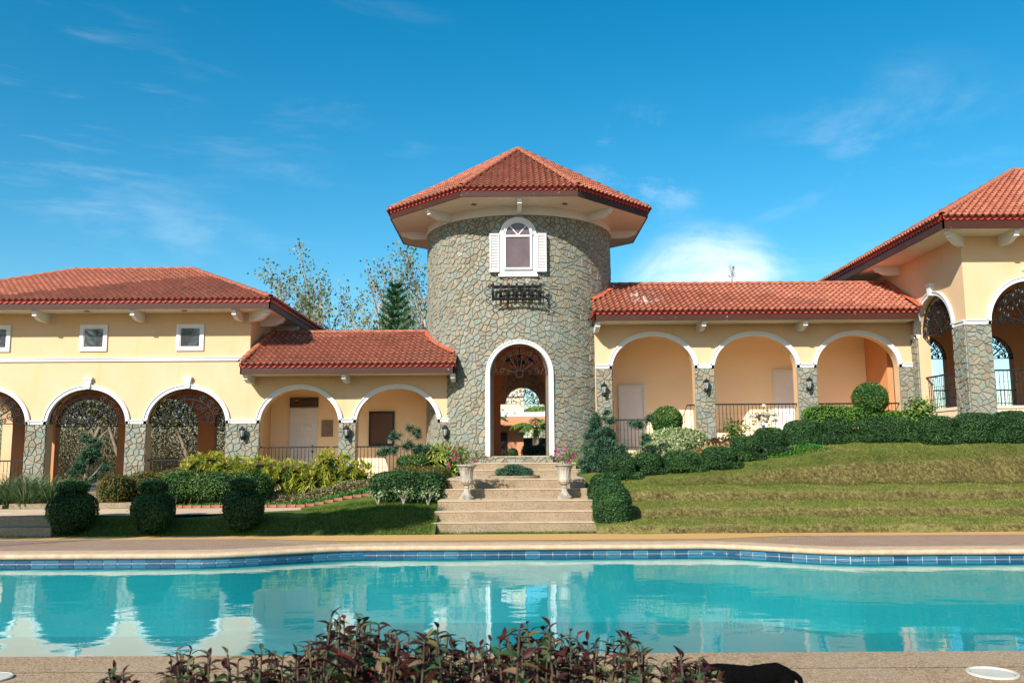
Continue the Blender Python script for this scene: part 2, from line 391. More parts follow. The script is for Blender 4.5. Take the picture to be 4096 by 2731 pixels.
# ------------------------------------------------------------------ building blocks
WORLD_OFF = {}
def tag(o, label=None, cat=None, group=None, kind=None):
    if label: o['label'] = label
    if cat: o['category'] = cat
    if group: o['group'] = group
    if kind: o['kind'] = kind
    return o
def thing(name, label, cat, loc=(0, 0, 0), group=None):
    o = bpy.data.objects.new(name, None); COL.objects.link(o)
    o.location = loc; o.empty_display_size = 0.2
    WORLD_OFF[o.name] = Vector(loc)
    return tag(o, label, cat, group)
def link(name, me, parent=None, kind=None, matrix=None):
    """meshes are written in world coordinates; a child is moved back by its parent's place"""
    o = bpy.data.objects.new(name, me); COL.objects.link(o)
    off = Vector((0, 0, 0))
    if parent is not None:
        o.parent = parent
        off = WORLD_OFF.get(parent.name, Vector((0, 0, 0)))
    if matrix is not None:
        o.matrix_local = Matrix.Translation(-off) @ matrix
    else:
        o.location = -off
    if kind: o['kind'] = kind
    return o
def np_mesh(name, verts, loops, sizes, mat, rnd=None, smooth=False):
    me = bpy.data.meshes.new(name)
    verts = np.asarray(verts, dtype=np.float32); loops = np.asarray(loops, dtype=np.int32); sizes = np.asarray(sizes, dtype=np.int32)
    me.vertices.add(len(verts)); me.vertices.foreach_set('co', verts.ravel())
    me.loops.add(len(loops)); me.loops.foreach_set('vertex_index', loops)
    me.polygons.add(len(sizes))
    starts = np.zeros(len(sizes), dtype=np.int32); starts[1:] = np.cumsum(sizes)[:-1]
    me.polygons.foreach_set('loop_start', starts); me.polygons.foreach_set('loop_total', sizes)
    if smooth: me.polygons.foreach_set('use_smooth', np.ones(len(sizes), dtype=bool))
    if rnd is not None:
        a = me.attributes.new('rnd', 'FLOAT', 'FACE'); a.data.foreach_set('value', np.asarray(rnd, dtype=np.float32))
    me.materials.append(MATS[mat])
    me.update(calc_edges=True); me.validate()
    return me

class MB:
    """collects shapes that belong to ONE part"""
    def __init__(s): s.v, s.f, s.r = [], [], []
    def add(s, verts, faces, rnd=0.5):
        k = len(s.v); s.v.extend(tuple(p) for p in verts); s.f.extend(tuple(i + k for i in f) for f in faces); s.r.extend([rnd] * len(faces)); return s
    def box(s, x0, x1, y0, y1, z0, z1, rnd=0.5, fn=None):
        vs = [(x, y, z) for z in (z0, z1) for y in (y0, y1) for x in (x0, x1)]
        if fn: vs = [fn(*p) for p in vs]
        return s.add(vs, [(0, 2, 3, 1), (4, 5, 7, 6), (0, 1, 5, 4), (2, 6, 7, 3), (0, 4, 6, 2), (1, 3, 7, 5)], rnd)
    def bevbox(s, x0, x1, y0, y1, z0, z1, b=0.01, rnd=0.5):
        """a box with chamfered edges"""
        vs, idx = [], {}
        for i, x in enumerate((x0, x1)):
            for j, y in enumerate((y0, y1)):
                for k, z in enumerate((z0, z1)):
                    sx, sy, sz = (1, -1)[i] * b, (1, -1)[j] * b, (1, -1)[k] * b
                    idx[i, j, k] = len(vs)
                    vs += [(x, y + sy, z + sz), (x + sx, y, z + sz), (x + sx, y + sy, z)]
        f = []
        for a in (0, 1):
            f.append([idx[a, 0, 0], idx[a, 0, 1], idx[a, 1, 1], idx[a, 1, 0]])
            f.append([idx[0, a, 0] + 1, idx[1, a, 0] + 1, idx[1, a, 1] + 1, idx[0, a, 1] + 1])
            f.append([idx[0, 0, a] + 2, idx[0, 1, a] + 2, idx[1, 1, a] + 2, idx[1, 0, a] + 2])
            for c in (0, 1):
                f.append([idx[a, c, 0] + 0, idx[a, c, 1] + 0, idx[a, c, 1] + 1, idx[a, c, 0] + 1])
                f.append([idx[a, 0, c] + 0, idx[a, 1, c] + 0, idx[a, 1, c] + 2, idx[a, 0, c] + 2])
                f.append([idx[0, a, c] + 1, idx[1, a, c] + 1, idx[1, a, c] + 2, idx[0, a, c] + 2])
        for i in (0, 1):
            for j in (0, 1):
                for k in (0, 1):
                    q = idx[i, j, k]; f.append([q, q + 1, q + 2])
        return s.add(vs, f, rnd)
    def tube(s, pts, r, n=6, r1=None, rnd=0.5, caps=True):
        pts = [Vector(p) for p in pts]; m = len(pts); ring = []
        up = Vector((0, 0, 1)); prev = None
        vs = []
        for i, p in enumerate(pts):
            d = (pts[min(i + 1, m - 1)] - pts[max(i - 1, 0)])
            if d.length < 1e-9: d = Vector((0, 0, 1))
            d.normalize()
            if prev is None:
                a = d.cross(up if abs(d.z) < 0.95 else Vector((1, 0, 0))).normalized()
            else:
                a = (prev - d * prev.dot(d))
                a = a.normalized() if a.length > 1e-6 else d.orthogonal().normalized()
            prev = a; b = d.cross(a)
            rr = r if r1 is None else r + (r1 - r) * i / max(1, m - 1)
            for k in range(n):
                t_ = 2 * math.pi * k / n
                vs.append(p + (a * math.cos(t_) + b * math.sin(t_)) * rr)
        fs = []
        for i in range(m - 1):
            for k in range(n):
                fs.append((i * n + k, i * n + (k + 1) % n, (i + 1) * n + (k + 1) % n, (i + 1) * n + k))
        if caps and n > 2:
            fs.append(tuple(range(n))[::-1]); fs.append(tuple((m - 1) * n + k for k in range(n)))
        return s.add(vs, fs, rnd)
    def lathe(s, prof, n=24, c=(0, 0, 0), flute=0.0, flutes=12, rnd=0.5):
        vs, fs = [], []
        for (r, z, *fl) in prof:
            amp = fl[0] if fl else 0.0
            for k in range(n):
                a = 2 * math.pi * k / n
                rr = r * (1 + amp * math.cos(flutes * a))
                vs.append((c[0] + rr * math.cos(a), c[1] + rr * math.sin(a), c[2] + z))
        for i in range(len(prof) - 1):
            for k in range(n):
                fs.append((i * n + k, i * n + (k + 1) % n, (i + 1) * n + (k + 1) % n, (i + 1) * n + k))
        fs.append(tuple(range(n))[::-1]); fs.append(tuple((len(prof) - 1) * n + k for k in range(n)))
        return s.add(vs, fs, rnd)
    def prism(s, poly, fn, d0, d1, rnd=0.5):
        """polygon (a, b) drawn out between depths d0 and d1, placed by fn(a, depth, b)"""
        n = len(poly)
        vs = [fn(a, d0, b) for a, b in poly] + [fn(a, d1, b) for a, b in poly]
        return s.add(vs, [tuple(range(n)), tuple(range(2 * n - 1, n - 1, -1))] + [(i, i + n, (i + 1) % n + n, (i + 1) % n) for i in range(n)], rnd)
    def mesh(s, name, mat, smooth=False):
        me = bpy.data.meshes.new(name); me.from_pydata(s.v, [], s.f)
        a = me.attributes.new('rnd', 'FLOAT', 'FACE'); a.data.foreach_set('value', np.asarray(s.r, dtype=np.float32))
        me.materials.append(MATS[mat])
        if smooth: me.polygons.foreach_set('use_smooth', np.ones(len(s.f), dtype=bool))
        me.update(); return me
    def build(s, name, mat, parent=None, smooth=False, kind=None):
        return link(name, s.mesh(name, mat, smooth), parent, kind)

def fix_normals(o):
    import bmesh
    b = bmesh.new(); b.from_mesh(o.data); bmesh.ops.recalc_face_normals(b, faces=b.faces[:]); b.to_mesh(o.data); b.free()
    return o
def smoothstep(a, b, x):
    t_ = min(1.0, max(0.0, (x - a) / (b - a))); return t_ * t_ * (3 - 2 * t_)

# maps from (along the wall, depth into the wall, height) to the world
def flat_map(y): return lambda s, d, z: (s, y + d, z)
def side_map(x): return lambda s, d, z: (x + d, s, z)                 # wall facing -X, s runs along Y
def cyl_map(cx, cy, rad, flip=1):
    def f(s, d, z):
        a = s / rad; r = rad - d
        return (cx + r * math.sin(a), cy - flip * r * math.cos(a), z)
    return f

def arch_points(cx, hw, spring, rise, n=28):
    return [(cx - hw * math.cos(math.pi * i / n), spring + rise * math.sin(math.pi * i / n)) for i in range(n + 1)]

def arch_wall(fn, s0, s1, zb, zt, thick, arches, step=None, n=28):
    """a wall with arched openings cut right through it; zt may be a number or a function of s"""
    top = zt if callable(zt) else (lambda s_: zt)
    cuts = [(s0, None, None)]
    m = MB()
    segs = []
    cur = s0
    def plain(a, b):
        k = 1 if not step else max(1, int(math.ceil((b - a) / step)))
        for i in range(k):
            segs.append((a + (b - a) * i / k, a + (b - a) * (i + 1) / k, zb, zb, False))
    for (cx, hw, spring, rise, *zbase) in arches:
        plain(cur, cx - hw)
        ap = arch_points(cx, hw, spring, rise, n)
        for (a, za), (b, zb_) in zip(ap[:-1], ap[1:]): segs.append((a, b, za, zb_, True))
        cur = cx + hw
    plain(cur, s1)
    def q(a, b, c, d): m.add([a, b, c, d], [(0, 1, 2, 3)])
    for (a, b, za, zb_, arch) in segs:
        ta, tb = top(a), top(b)
        q(fn(a, 0, za), fn(b, 0, zb_), fn(b, 0, tb), fn(a, 0, ta))
        q(fn(b, thick, zb_), fn(a, thick, za), fn(a, thick, ta), fn(b, thick, tb))
        q(fn(a, 0, ta), fn(b, 0, tb), fn(b, thick, tb), fn(a, thick, ta))
        q(fn(b, 0, zb_), fn(a, 0, za), fn(a, thick, za), fn(b, thick, zb_))
    for (cx, hw, spring, rise, *zbase) in arches:
        z0 = zbase[0] if zbase else zb
        q(fn(cx - hw, 0, z0), fn(cx - hw, 0, spring), fn(cx - hw, thick, spring), fn(cx - hw, thick, z0))
        q(fn(cx + hw, 0, spring), fn(cx + hw, 0, z0), fn(cx + hw, thick, z0), fn(cx + hw, thick, spring))
    for s_ in (s0, s1):
        q(fn(s_, 0, zb), fn(s_, thick, zb), fn(s_, thick, top(s_)), fn(s_, 0, top(s_)))
    return m

def arch_trim(parent, fn, cx, hw, spring, rise, w=0.13, proud=0.05, name='arch_trim', legs=None, n=36, mat='white_paint'):
    """archivolt: a flat band with a thin lip round its outer edge"""
    def ring(r0, r1, p0, p1, m):
        ip = arch_points(cx, hw + r0, spring, rise + r0, n); op = arch_points(cx, hw + r1, spring, rise + r1, n)
        if legs is not None:
            ip = [(ip[0][0], legs)] + ip + [(ip[-1][0], legs)]; op = [(op[0][0], legs)] + op + [(op[-1][0], legs)]
        vs, fs = [], []
        for (a, az), (b, bz) in zip(ip, op):
            vs += [fn(a, p0, az), fn(a, -p1, az), fn(b, -p1, bz), fn(b, p0, bz)]
        for i in range(len(ip) - 1):
            for k in range(3):
                fs.append((i * 4 + k, (i + 1) * 4 + k, (i + 1) * 4 + k + 1, i * 4 + k + 1))
        e = (len(ip) - 1) * 4
        fs += [(0, 1, 2, 3), (e + 3, e + 2, e + 1, e)]
        m.add(vs, fs)
    m = MB()
    ring(-0.004, w * 0.72, 0.06, proud, m)
    ring(w * 0.72, w, 0.02, proud + 0.028, m)
    return fix_normals(m.build(name, mat, parent))

def impost(parent, fn, a, b, z0, z1, proud=0.05, left=True, right=True):
    m = MB()
    m.box(a, b, -proud, 0.03, z0, z1 - 0.04, fn=fn)
    m.box(a - (0.0 if not left else 0.0), b, -proud - 0.028, 0.03, z1 - 0.038, z1, fn=fn)
    return fix_normals(m.build('impost', 'white_paint', parent))

# ---- broken-stone cladding: every stone its own polygon with open joints
def voronoi_cells(s0, s1, z0, z1, size, seed):
    rd = random.Random(seed)
    nx = max(1, int(round((s1 - s0) / size))); nz = max(1, int(round((z1 - z0) / size)))
    dx, dz = (s1 - s0) / nx, (z1 - z0) / nz
    grid = {}
    for i in range(-3, nx + 3):
        for j in range(-3, nz + 3):
            grid[i, j] = (s0 + (i + 0.5 + rd.uniform(-0.72, 0.72) + (0.5 if j % 2 else 0.0)) * dx, z0 + (j + 0.5 + rd.uniform(-0.66, 0.66)) * dz)
    cells = []
    for i in range(-1, nx + 1):
        for j in range(-1, nz + 1):
            p = grid[i, j]
            poly = [(s0, z0), (s1, z0), (s1, z1), (s0, z1)]
            for di in (-3, -2, -1, 0, 1, 2, 3):
                for dj in (-3, -2, -1, 0, 1, 2, 3):
                    q = grid.get((i + di, j + dj))
                    if q is None or (di == 0 and dj == 0): continue
                    mx_, mz_ = (p[0] + q[0]) / 2, (p[1] + q[1]) / 2
                    nx_, nz_ = q[0] - p[0], q[1] - p[1]
                    out = []
                    for k in range(len(poly)):
                        a, b = poly[k], poly[(k + 1) % len(poly)]
                        da = (a[0] - mx_) * nx_ + (a[1] - mz_) * nz_; db = (b[0] - mx_) * nx_ + (b[1] - mz_) * nz_
                        if da <= 0: out.append(a)
                        if (da < 0 < db) or (db < 0 < da):
                            t_ = da / (da - db); out.append((a[0] + (b[0] - a[0]) * t_, a[1] + (b[1] - a[1]) * t_))
                    poly = out
                    if len(poly) < 3: break
                if len(poly) < 3: break
            if len(poly) >= 3: cells.append(poly)
    return cells
def poly_area(p):
    return 0.5 * abs(sum(p[k][0] * p[(k + 1) % len(p)][1] - p[(k + 1) % len(p)][0] * p[k][1] for k in range(len(p))))
def clean_poly(p, eps=0.012):
    out = []
    for a in p:
        if not out or math.hypot(a[0] - out[-1][0], a[1] - out[-1][1]) > eps: out.append(a)
    while len(out) > 2 and math.hypot(out[0][0] - out[-1][0], out[0][1] - out[-1][1]) <= eps: out.pop()
    return out
def inset(p, d):
    """pull each edge of a convex polygon inwards by d"""
    n = len(p)
    ar = sum(p[k][0] * p[(k + 1) % n][1] - p[(k + 1) % n][0] * p[k][1] for k in range(n))
    sg = 1 if ar > 0 else -1
    lines = []
    for k in range(n):
        a, b = p[k], p[(k + 1) % n]
        ex, ez = b[0] - a[0], b[1] - a[1]; L = math.hypot(ex, ez) or 1e-9
        nx_, nz_ = -ez / L * sg, ex / L * sg
        lines.append((a[0] + nx_ * d, a[1] + nz_ * d, ex, ez))
    out = []
    for k in range(n):
        x1, z1, e1, f1 = lines[k - 1]; x2, z2, e2, f2 = lines[k]
        den = e1 * f2 - f1 * e2
        if abs(den) < 1e-9: out.append((x2, z2)); continue
        t_ = ((x2 - x1) * f2 - (z2 - z1) * e2) / den
        out.append((x1 + e1 * t_, z1 + f1 * t_))
    c = (sum(a[0] for a in p) / n, sum(a[1] for a in p) / n)
    rmax = max(math.hypot(a[0] - c[0], a[1] - c[1]) for a in p)
    ok = all(math.hypot(a[0] - c[0], a[1] - c[1]) < rmax for a in out)
    if not ok or poly_area(out) > poly_area(p) * 0.98:
        return [(c[0] + (a[0] - c[0]) * 0.86, c[1] + (a[1] - c[1]) * 0.86) for a in p]
    return out
def stone_shape(m, poly, fn, rd, thick=0.028, joint=0.0052):
    base = inset(poly, joint)
    if poly_area(base) < 0.0012: return False
    topp = inset(base, 0.010)
    th = thick * rd.uniform(0.75, 1.35); tx, tz = rd.uniform(-0.03, 0.03), rd.uniform(-0.03, 0.03)
    c = (sum(a[0] for a in base) / len(base), sum(a[1] for a in base) / len(base))
    n = len(base)
    vs = [fn(a, 0.0, b) for a, b in base] + [fn(a, -(th + (a - c[0]) * tx + (b - c[1]) * tz), b) for a, b in topp]
    m.add(vs, [tuple(range(n, 2 * n))] + [(i, (i + 1) % n, (i + 1) % n + n, i + n) for i in range(n)], rd.random())
    return True
def stone_parts(parent, fn, cells, seed, keep=300, score=None, mass_name='stone_cladding'):
    rd = random.Random(seed)
    cells = [clean_poly(c) for c in cells]
    cells = [c for c in cells if len(c) >= 3 and poly_area(c) > 0.004]
    if score: cells.sort(key=score, reverse=True)
    mass = MB()
    for i, c in enumerate(cells):
        if i < keep:
            m = MB()
            if stone_shape(m, c, fn, rd): m.build('stone', 'stone', parent)
        else:
            stone_shape(mass, c, fn, rd)
    if mass.f: mass.build(mass_name, 'stone', parent, kind='stuff')

def stone_pier(parent, fn, a, b, z0, z1, seed, size=0.165, backing=0.025):
    m = MB(); m.box(a, b, -backing, 0.05, z0, z1, fn=fn)
    p = fix_normals(m.build('pier', 'mortar', parent))
    f2 = lambda s, d, z: fn(s, d - backing, z)
    stone_parts(p, f2, voronoi_cells(a, b, z0, z1, size, seed), seed)
    return p

# ---- clay tile roofs
TILE_W, TILE_L = 0.185, 0.27
def tile_mesh(k):
    m = MB(); n = 8; th = 0.045
    xs = [-TILE_W / 2 + TILE_W * i / n for i in range(n + 1)]
    prof = [0.030 * math.cos(2 * math.pi * x / TILE_W) + 0.006 * math.cos(4 * math.pi * x / TILE_W) for x in xs]
    L = TILE_L * 1.12
    lo = [(x, -TILE_L * 0.5, p + 0.078) for x, p in zip(xs, prof)]
    hi = [(x, -TILE_L * 0.5 + L, p + 0.018) for x, p in zip(xs, prof)]
    un = [(x, -TILE_L * 0.5, p + 0.078 - th) for x, p in zip(xs, prof)]
    w = n + 1
    m.add(lo + hi + un, [(i, i + 1, w + i + 1, w + i) for i in range(n)], 0.28 + 0.5 * (k + 0.5) / 9.0)
    m.f += [(2 * w + i, 2 * w + i + 1, i + 1, i) for i in range(n)]; m.r += [0.06] * n       # the weathered nose of the tile
    return m.mesh('tile', 'roof_tile')
TILE_MESHES = [tile_mesh(k) for k in range(9)]
def ridge_mesh():
    m = MB(); n = 8; vs = []; L = 0.40
    for (y, r) in ((0, 0.105), (L, 0.088)):
        for k in range(n + 1):
            a = math.pi * (-0.08 + 1.16 * k / n); vs.append((r * math.cos(a), y, r * math.sin(a) * 0.75))
    for k in range(n + 1):
        a = math.pi * (-0.08 + 1.16 * k / n); vs.append((0.082 * math.cos(a), 0, 0.082 * math.sin(a) * 0.75))
    w = n + 1
    m.add(vs, [(i + 1, i, w + i, w + i + 1) for i in range(n)] + [(i, i + 1, 2 * w + i + 1, 2 * w + i) for i in range(n)])
    return m.mesh('ridge_tile', 'ridge_tile', smooth=True)
RIDGE_MESH = ridge_mesh()
def frame_matrix(o, x, y, z):
    return Matrix(((x.x, y.x, z.x, o.x), (x.y, y.y, z.y, o.y), (x.z, y.z, z.z, o.z), (0, 0, 0, 1)))
def in_poly(u, v, poly):
    c = False; n = len(poly)
    for i in range(n):
        (x1, y1), (x2, y2) = poly[i], poly[(i + 1) % n]
        if (y1 > v) != (y2 > v) and u < (x2 - x1) * (v - y1) / (y2 - y1) + x1: c = not c
    return c
def roof_tiles(roof, planes, keep=300, mask=None, seed=1):
    """planes: 3D polygons whose first two corners are the eave, left to right seen from outside"""
    rd = random.Random(seed); spots = []
    for poly in planes:
        P = [Vector(p) for p in poly]
        u = (P[1] - P[0]).normalized(); n = Vector((0, 0, 0))
        for i in range(len(P)): n += P[i].cross(P[(i + 1) % len(P)])
        n.normalize()
        if n.z < 0: n = -n
        v = n.cross(u)
        p2 = [((p - P[0]).dot(u), (p - P[0]).dot(v)) for p in P]
        umin, umax = min(p[0] for p in p2), max(p[0] for p in p2); vmax = max(p[1] for p in p2)
        for j in range(int(vmax / TILE_L) + 1):
            for i in range(int((umax - umin) / TILE_W) + 2):
                uu = umin + (i + 0.5) * TILE_W; vv = (j + 0.5) * TILE_L
                if not in_poly(uu, max(0.01, vv - TILE_L * 0.3), p2): continue
                o = P[0] + u * uu + v * (vv - 0.11)
                if mask and not mask(o): continue
                o = o + n * rd.uniform(-0.004, 0.004)
                uj = (u + v * rd.uniform(-0.012, 0.012)).normalized(); vj = n.cross(uj)
                to = EYE - o
                infr = 1.0 if (to.y < 0 and abs(o.x) < -to.y * 0.60) else 0.05
                spots.append((infr * max(0.0, n.dot(to)) / (to.length ** 3), frame_matrix(o, uj, vj, n), rd.randrange(9)))
    spots.sort(key=lambda s: -s[0])
    for sc, M, k in spots[:keep]: link('tile', TILE_MESHES[k], roof, matrix=M)
    rest = spots[keep:]
    if rest:
        V, Lp, S, Rn = [], [], [], []; off = 0
        for sc, M, k in rest:
            me = TILE_MESHES[k]; co = np.empty(len(me.vertices) * 3, dtype=np.float32); me.vertices.foreach_get('co', co)
            A = np.array(M); V.append(co.reshape(-1, 3) @ A[:3, :3].T + A[:3, 3])
            li = np.empty(len(me.loops), dtype=np.int32); me.loops.foreach_get('vertex_index', li); Lp.append(li + off)
            S.append(np.full(len(me.polygons), 4)); rv = np.empty(len(me.polygons), dtype=np.float32); me.attributes['rnd'].data.foreach_get('value', rv); Rn.append(rv); off += len(me.vertices)
        link('tile_field', np_mesh('tile_field', np.concatenate(V), np.concatenate(Lp), np.concatenate(S), 'roof_tile', np.concatenate(Rn)), roof, kind='stuff')
def ridge_run(roof, a, b, n_hint=Vector((0, 0, 1))):
    a, b = Vector(a), Vector(b); d = (b - a); L = d.length; y = d.normalized()
    x = y.cross(n_hint).normalized(); z = x.cross(y)
    k = max(1, int(round(L / 0.36)))
    for i in range(k):
        o = a + y * (L * i / k) + z * (0.045 + random.uniform(-0.004, 0.004))
        link('ridge_tile', RIDGE_MESH, roof, matrix=frame_matrix(o, x, y, z))
def eave_run(parent, a, b, out, z_top, drop=0.30, name='fascia', wave=True):
    """fascia board and the scalloped clay closure strip along one eave from a to b (plan points); out = plan normal"""
    a, b, out = Vector((*a, 0)), Vector((*b, 0)), Vector((*out, 0)).normalized()
    d = b - a; L = d.length; u = d.normalized()
    fn = lambda s, dd, z: tuple(a + u * s - out * dd + Vector((0, 0, z)))
    m = MB(); m.box(0, L, 0.0, 0.04, z_top - drop, z_top - 0.01, fn=fn)
    f = fix_normals(m.build(name, 'fascia_brown', parent))
    if wave:
        m = MB(); n = int(L / TILE_W * 6)
        for i in range(n):
            s0, s1 = L * i / n, L * (i + 1) / n
            w0, w1 = (0.026 * math.cos(2 * math.pi * s / TILE_W) for s in (s0, s1))
            m.add([fn(s0, -0.030, z_top - 0.10 + w0), fn(s1, -0.030, z_top - 0.10 + w1), fn(s1, -0.030, z_top + 0.03), fn(s0, -0.030, z_top + 0.03)], [(0, 1, 2, 3)])
            m.add([fn(s0, -0.030, z_top - 0.10 + w0), fn(s0, -0.005, z_top - 0.10 + w0), fn(s1, -0.005, z_top - 0.10 + w1), fn(s1, -0.030, z_top - 0.10 + w1)], [(0, 1, 2, 3)])
        m.build('eave_scallop', 'eave_red', parent)
    return f
def bracket(parent, base, out, length, h=0.30, w=0.13):
    """white console under the eave: straight top, curled nose"""
    base, out = Vector(base), Vector((*out, 0)).normalized(); side = Vector((-out.y, out.x, 0))
    prof = [(-0.02, 0), (length, 0), (length, -h * 0.34), (length * 0.93, -h * 0.42), (length * 0.95, -h * 0.62), (length * 0.84, -h * 0.66),
            (length * 0.74, -h * 0.80), (length * 0.60, -h * 0.97), (length * 0.45, -h), (-0.02, -h)]
    m = MB(); m.prism(prof, lambda a, d, z: tuple(base + out * a + side * d + Vector((0, 0, z))), -w / 2, w / 2)
    return fix_normals(m.build('bracket', 'white_paint', parent))

# ---- wrought iron
def spiral(cx, cz, r, turns, a0, cw=1, n=22):
    return [(cx + r * (1 - 0.80 * i / n) * math.cos(a0 + cw * turns * 2 * math.pi * i / n), cz + r * (1 - 0.80 * i / n) * math.sin(a0 + cw * turns * 2 * math.pi * i / n)) for i in range(n + 1)]
def fan_grille(parent, fn, cx, hw, spring, rise, depth=0.12, r=0.011, seed=1, mat='iron', dense=1.0):
    """half-round grille: hoop, rays from a hub and pairs of scrolls"""
    m = MB()
    def put(pts, rr=r, n=5): m.tube([fn(a, depth, b) for a, b in pts], rr, n, caps=False)
    put(arch_points(cx, hw - 0.015, spring, rise - 0.015, 30))
    put([(cx - hw, spring + 0.01), (cx + hw, spring + 0.01)])
    put(arch_points(cx, hw * 0.66, spring + 0.04, rise * 0.66, 24), r * 1.15)
    hub = 0.11
    put([(cx + hub * math.cos(2 * math.pi * k / 16), spring + 0.02 + hub * math.sin(2 * math.pi * k / 16)) for k in range(17)], r * 1.4)
    k = 9
    for i in range(1, k):
        a = math.pi * i / k
        e = 0.98 if i % 2 else 0.64
        put([(cx + hub * math.cos(a), spring + 0.02 + hub * math.sin(a)), (cx + hw * e * math.cos(a), spring + rise * e * math.sin(a))], r * (0.7 if i % 2 else 1.6))
    sc = 0.105 * hw
    for i in range(2, 9):
        a = math.pi * i / 10
        px, pz = cx + hw * 0.80 * math.cos(a), spring + rise * 0.80 * math.sin(a)
        tx, tz = -math.sin(a), math.cos(a)
        for sg in (-1, 1):
            put(spiral(px + sg * tx * sc, pz + sg * tz * sc, sc, 1.35, a + sg * 1.3, sg), r * 1.05)
        px, pz = cx + hw * 0.56 * math.cos(a), spring + rise * 0.54 * math.sin(a)
        if i % 2 == 0:
            for sg in (-1, 1):
                put(spiral(px + sg * tx * sc * 0.9, pz + sg * tz * sc * 0.9, sc * 0.85, 1.3, a + sg * 1.6, sg), r)
    for sg in (-1, 1):
        for q, rr in ((0.88, 0.105), (0.60, 0.105), (0.36, 0.07)):
            put(spiral(cx + sg * hw * q, spring + 0.02 + hw * rr, hw * rr, 1.4, -math.pi / 2, sg), r * 1.1)
        put([(cx + sg * hw * (0.74 + 0.10 * math.sin(u_ * math.pi)), spring + 0.02 + rise * 0.62 * u_) for u_ in [i / 8 for i in range(9)]], r)
    return m.build('arch_grille', mat, parent)
def railing(parent, fn, a, b, z0, h=0.9, depth=0.12, gap=0.115, z1=None, mat='iron'):
    """top rail, bottom rail and separate balusters; z1 gives a raked rail"""
    z1 = z0 if z1 is None else z1
    zz = lambda s: z0 + (z1 - z0) * (s - a) / (b - a)
    m = MB(); dz = 0.045
    vs = []
    for s in (a, b):
        for d_, q in ((-0.025, 0), (0.025, 0), (0.025, dz), (-0.025, dz)): vs.append(fn(s, depth + d_, zz(s) + h - dz + q))
    m.add(vs, [(0, 1, 2, 3), (7, 6, 5, 4), (0, 4, 5, 1), (1, 5, 6, 2), (2, 6, 7, 3), (3, 7, 4, 0)])
    rail = fix_normals(m.build('railing', mat, parent))
    m = MB(); m.tube([fn(a, depth, zz(a) + 0.07), fn(b, depth, zz(b) + 0.07)], 0.010, 4); m.build('bottom_rail', mat, rail)
    k = max(2, int(round((b - a) / gap)))
    for i in range(1, k):
        s = a + (b - a) * i / k
        m = MB(); m.tube([fn(s, depth, zz(s) + 0.01), fn(s, depth, zz(s) + h - dz)], 0.0085, 4)
        for q in (0.30, 0.66):
            zc = zz(s) + h * q
            m.tube([fn(s, depth, zc - 0.025), fn(s, depth, zc), fn(s, depth, zc + 0.025)], 0.004, 4)
            m.lathe([(0.006, -0.02), (0.018, -0.006), (0.018, 0.006), (0.006, 0.02)], 6, fn(s, depth, zc))
        m.build('baluster', mat, rail)
    return rail

# ---- foliage
def leaf_mesh(name, pos, axis, nrm, L, W, mat, rnd, fold=0.18):
    """one two-sided folded leaf for each position"""
    pos = np.asarray(pos, float); n = len(pos)
    axis = axis / (np.linalg.norm(axis, axis=1, keepdims=True) + 1e-9)
    side = np.cross(axis, nrm); side /= (np.linalg.norm(side, axis=1, keepdims=True) + 1e-9)
    up = np.cross(side, axis)
    L = np.broadcast_to(np.asarray(L, float), (n,))[:, None]; W = np.broadcast_to(np.asarray(W, float), (n,))[:, None]
    mid = pos + axis * L * 0.48
    v = np.stack([pos, mid + side * W * 0.5 + up * W * fold, pos + axis * L - up * L * 0.10, mid - side * W * 0.5 + up * W * fold], axis=1).reshape(-1, 3)
    b = np.arange(n)[:, None] * 4
    loops = (b + np.array([[0, 1, 2, 0, 2, 3]])).ravel()
    return np_mesh(name, v, loops, np.full(2 * n, 3), mat, np.repeat(rnd, 2))
def rand_unit(n):
    v = rng.normal(size=(n, 3)); return v / np.linalg.norm(v, axis=1, keepdims=True)
def sample_blobs(blobs, n, jitter=0.02, zmin=None):
    """points and outward normals on the skin of a union of rounded boxes (cx,cy,cz,rx,ry,rz,p)"""
    B = [tuple(b) + ((2.0,) if len(b) == 6 else ()) for b in blobs]
    area = np.array([b[3] * b[4] + b[4] * b[5] + b[3] * b[5] for b in B]); w = area / area.sum()
    P, N = [], []
    for bi, b in enumerate(B):
        k = int(n * w[bi]) + 4
        c = np.array(b[:3]); r = np.array(b[3:6]); p = b[6]
        kk = k * 4
        d = rand_unit(kk)
        q = (np.abs(d) ** p).sum(axis=1) ** (1 / p)
        s = d / q[:, None]
        g = np.sign(s) * np.abs(s) ** (p - 1); g /= np.linalg.norm(g, axis=1, keepdims=True) + 1e-9
        nn = g / r; wt = np.linalg.norm(nn, axis=1) / (q ** 2 + 1e-6) ; nn = nn / np.linalg.norm(nn, axis=1, keepdims=True)
        sel = rng.choice(kk, size=k, replace=False, p=wt / wt.sum())
        s, nn = s[sel], nn[sel]
        pts = c + s * r
        ok = np.ones(k, bool)
        for bj, b2 in enumerate(B):
            if bj == bi: continue
            e = (np.abs((pts - np.array(b2[:3])) / np.array(b2[3:6])) ** b2[6]).sum(axis=1)
            ok &= e > 0.90
        if zmin is not None: ok &= pts[:, 2] > zmin
        P.append(pts[ok]); N.append(nn[ok])
    P = np.concatenate(P); N = np.concatenate(N)
    P = P + N * rng.normal(0, jitter, (len(P), 1))
    return P, N
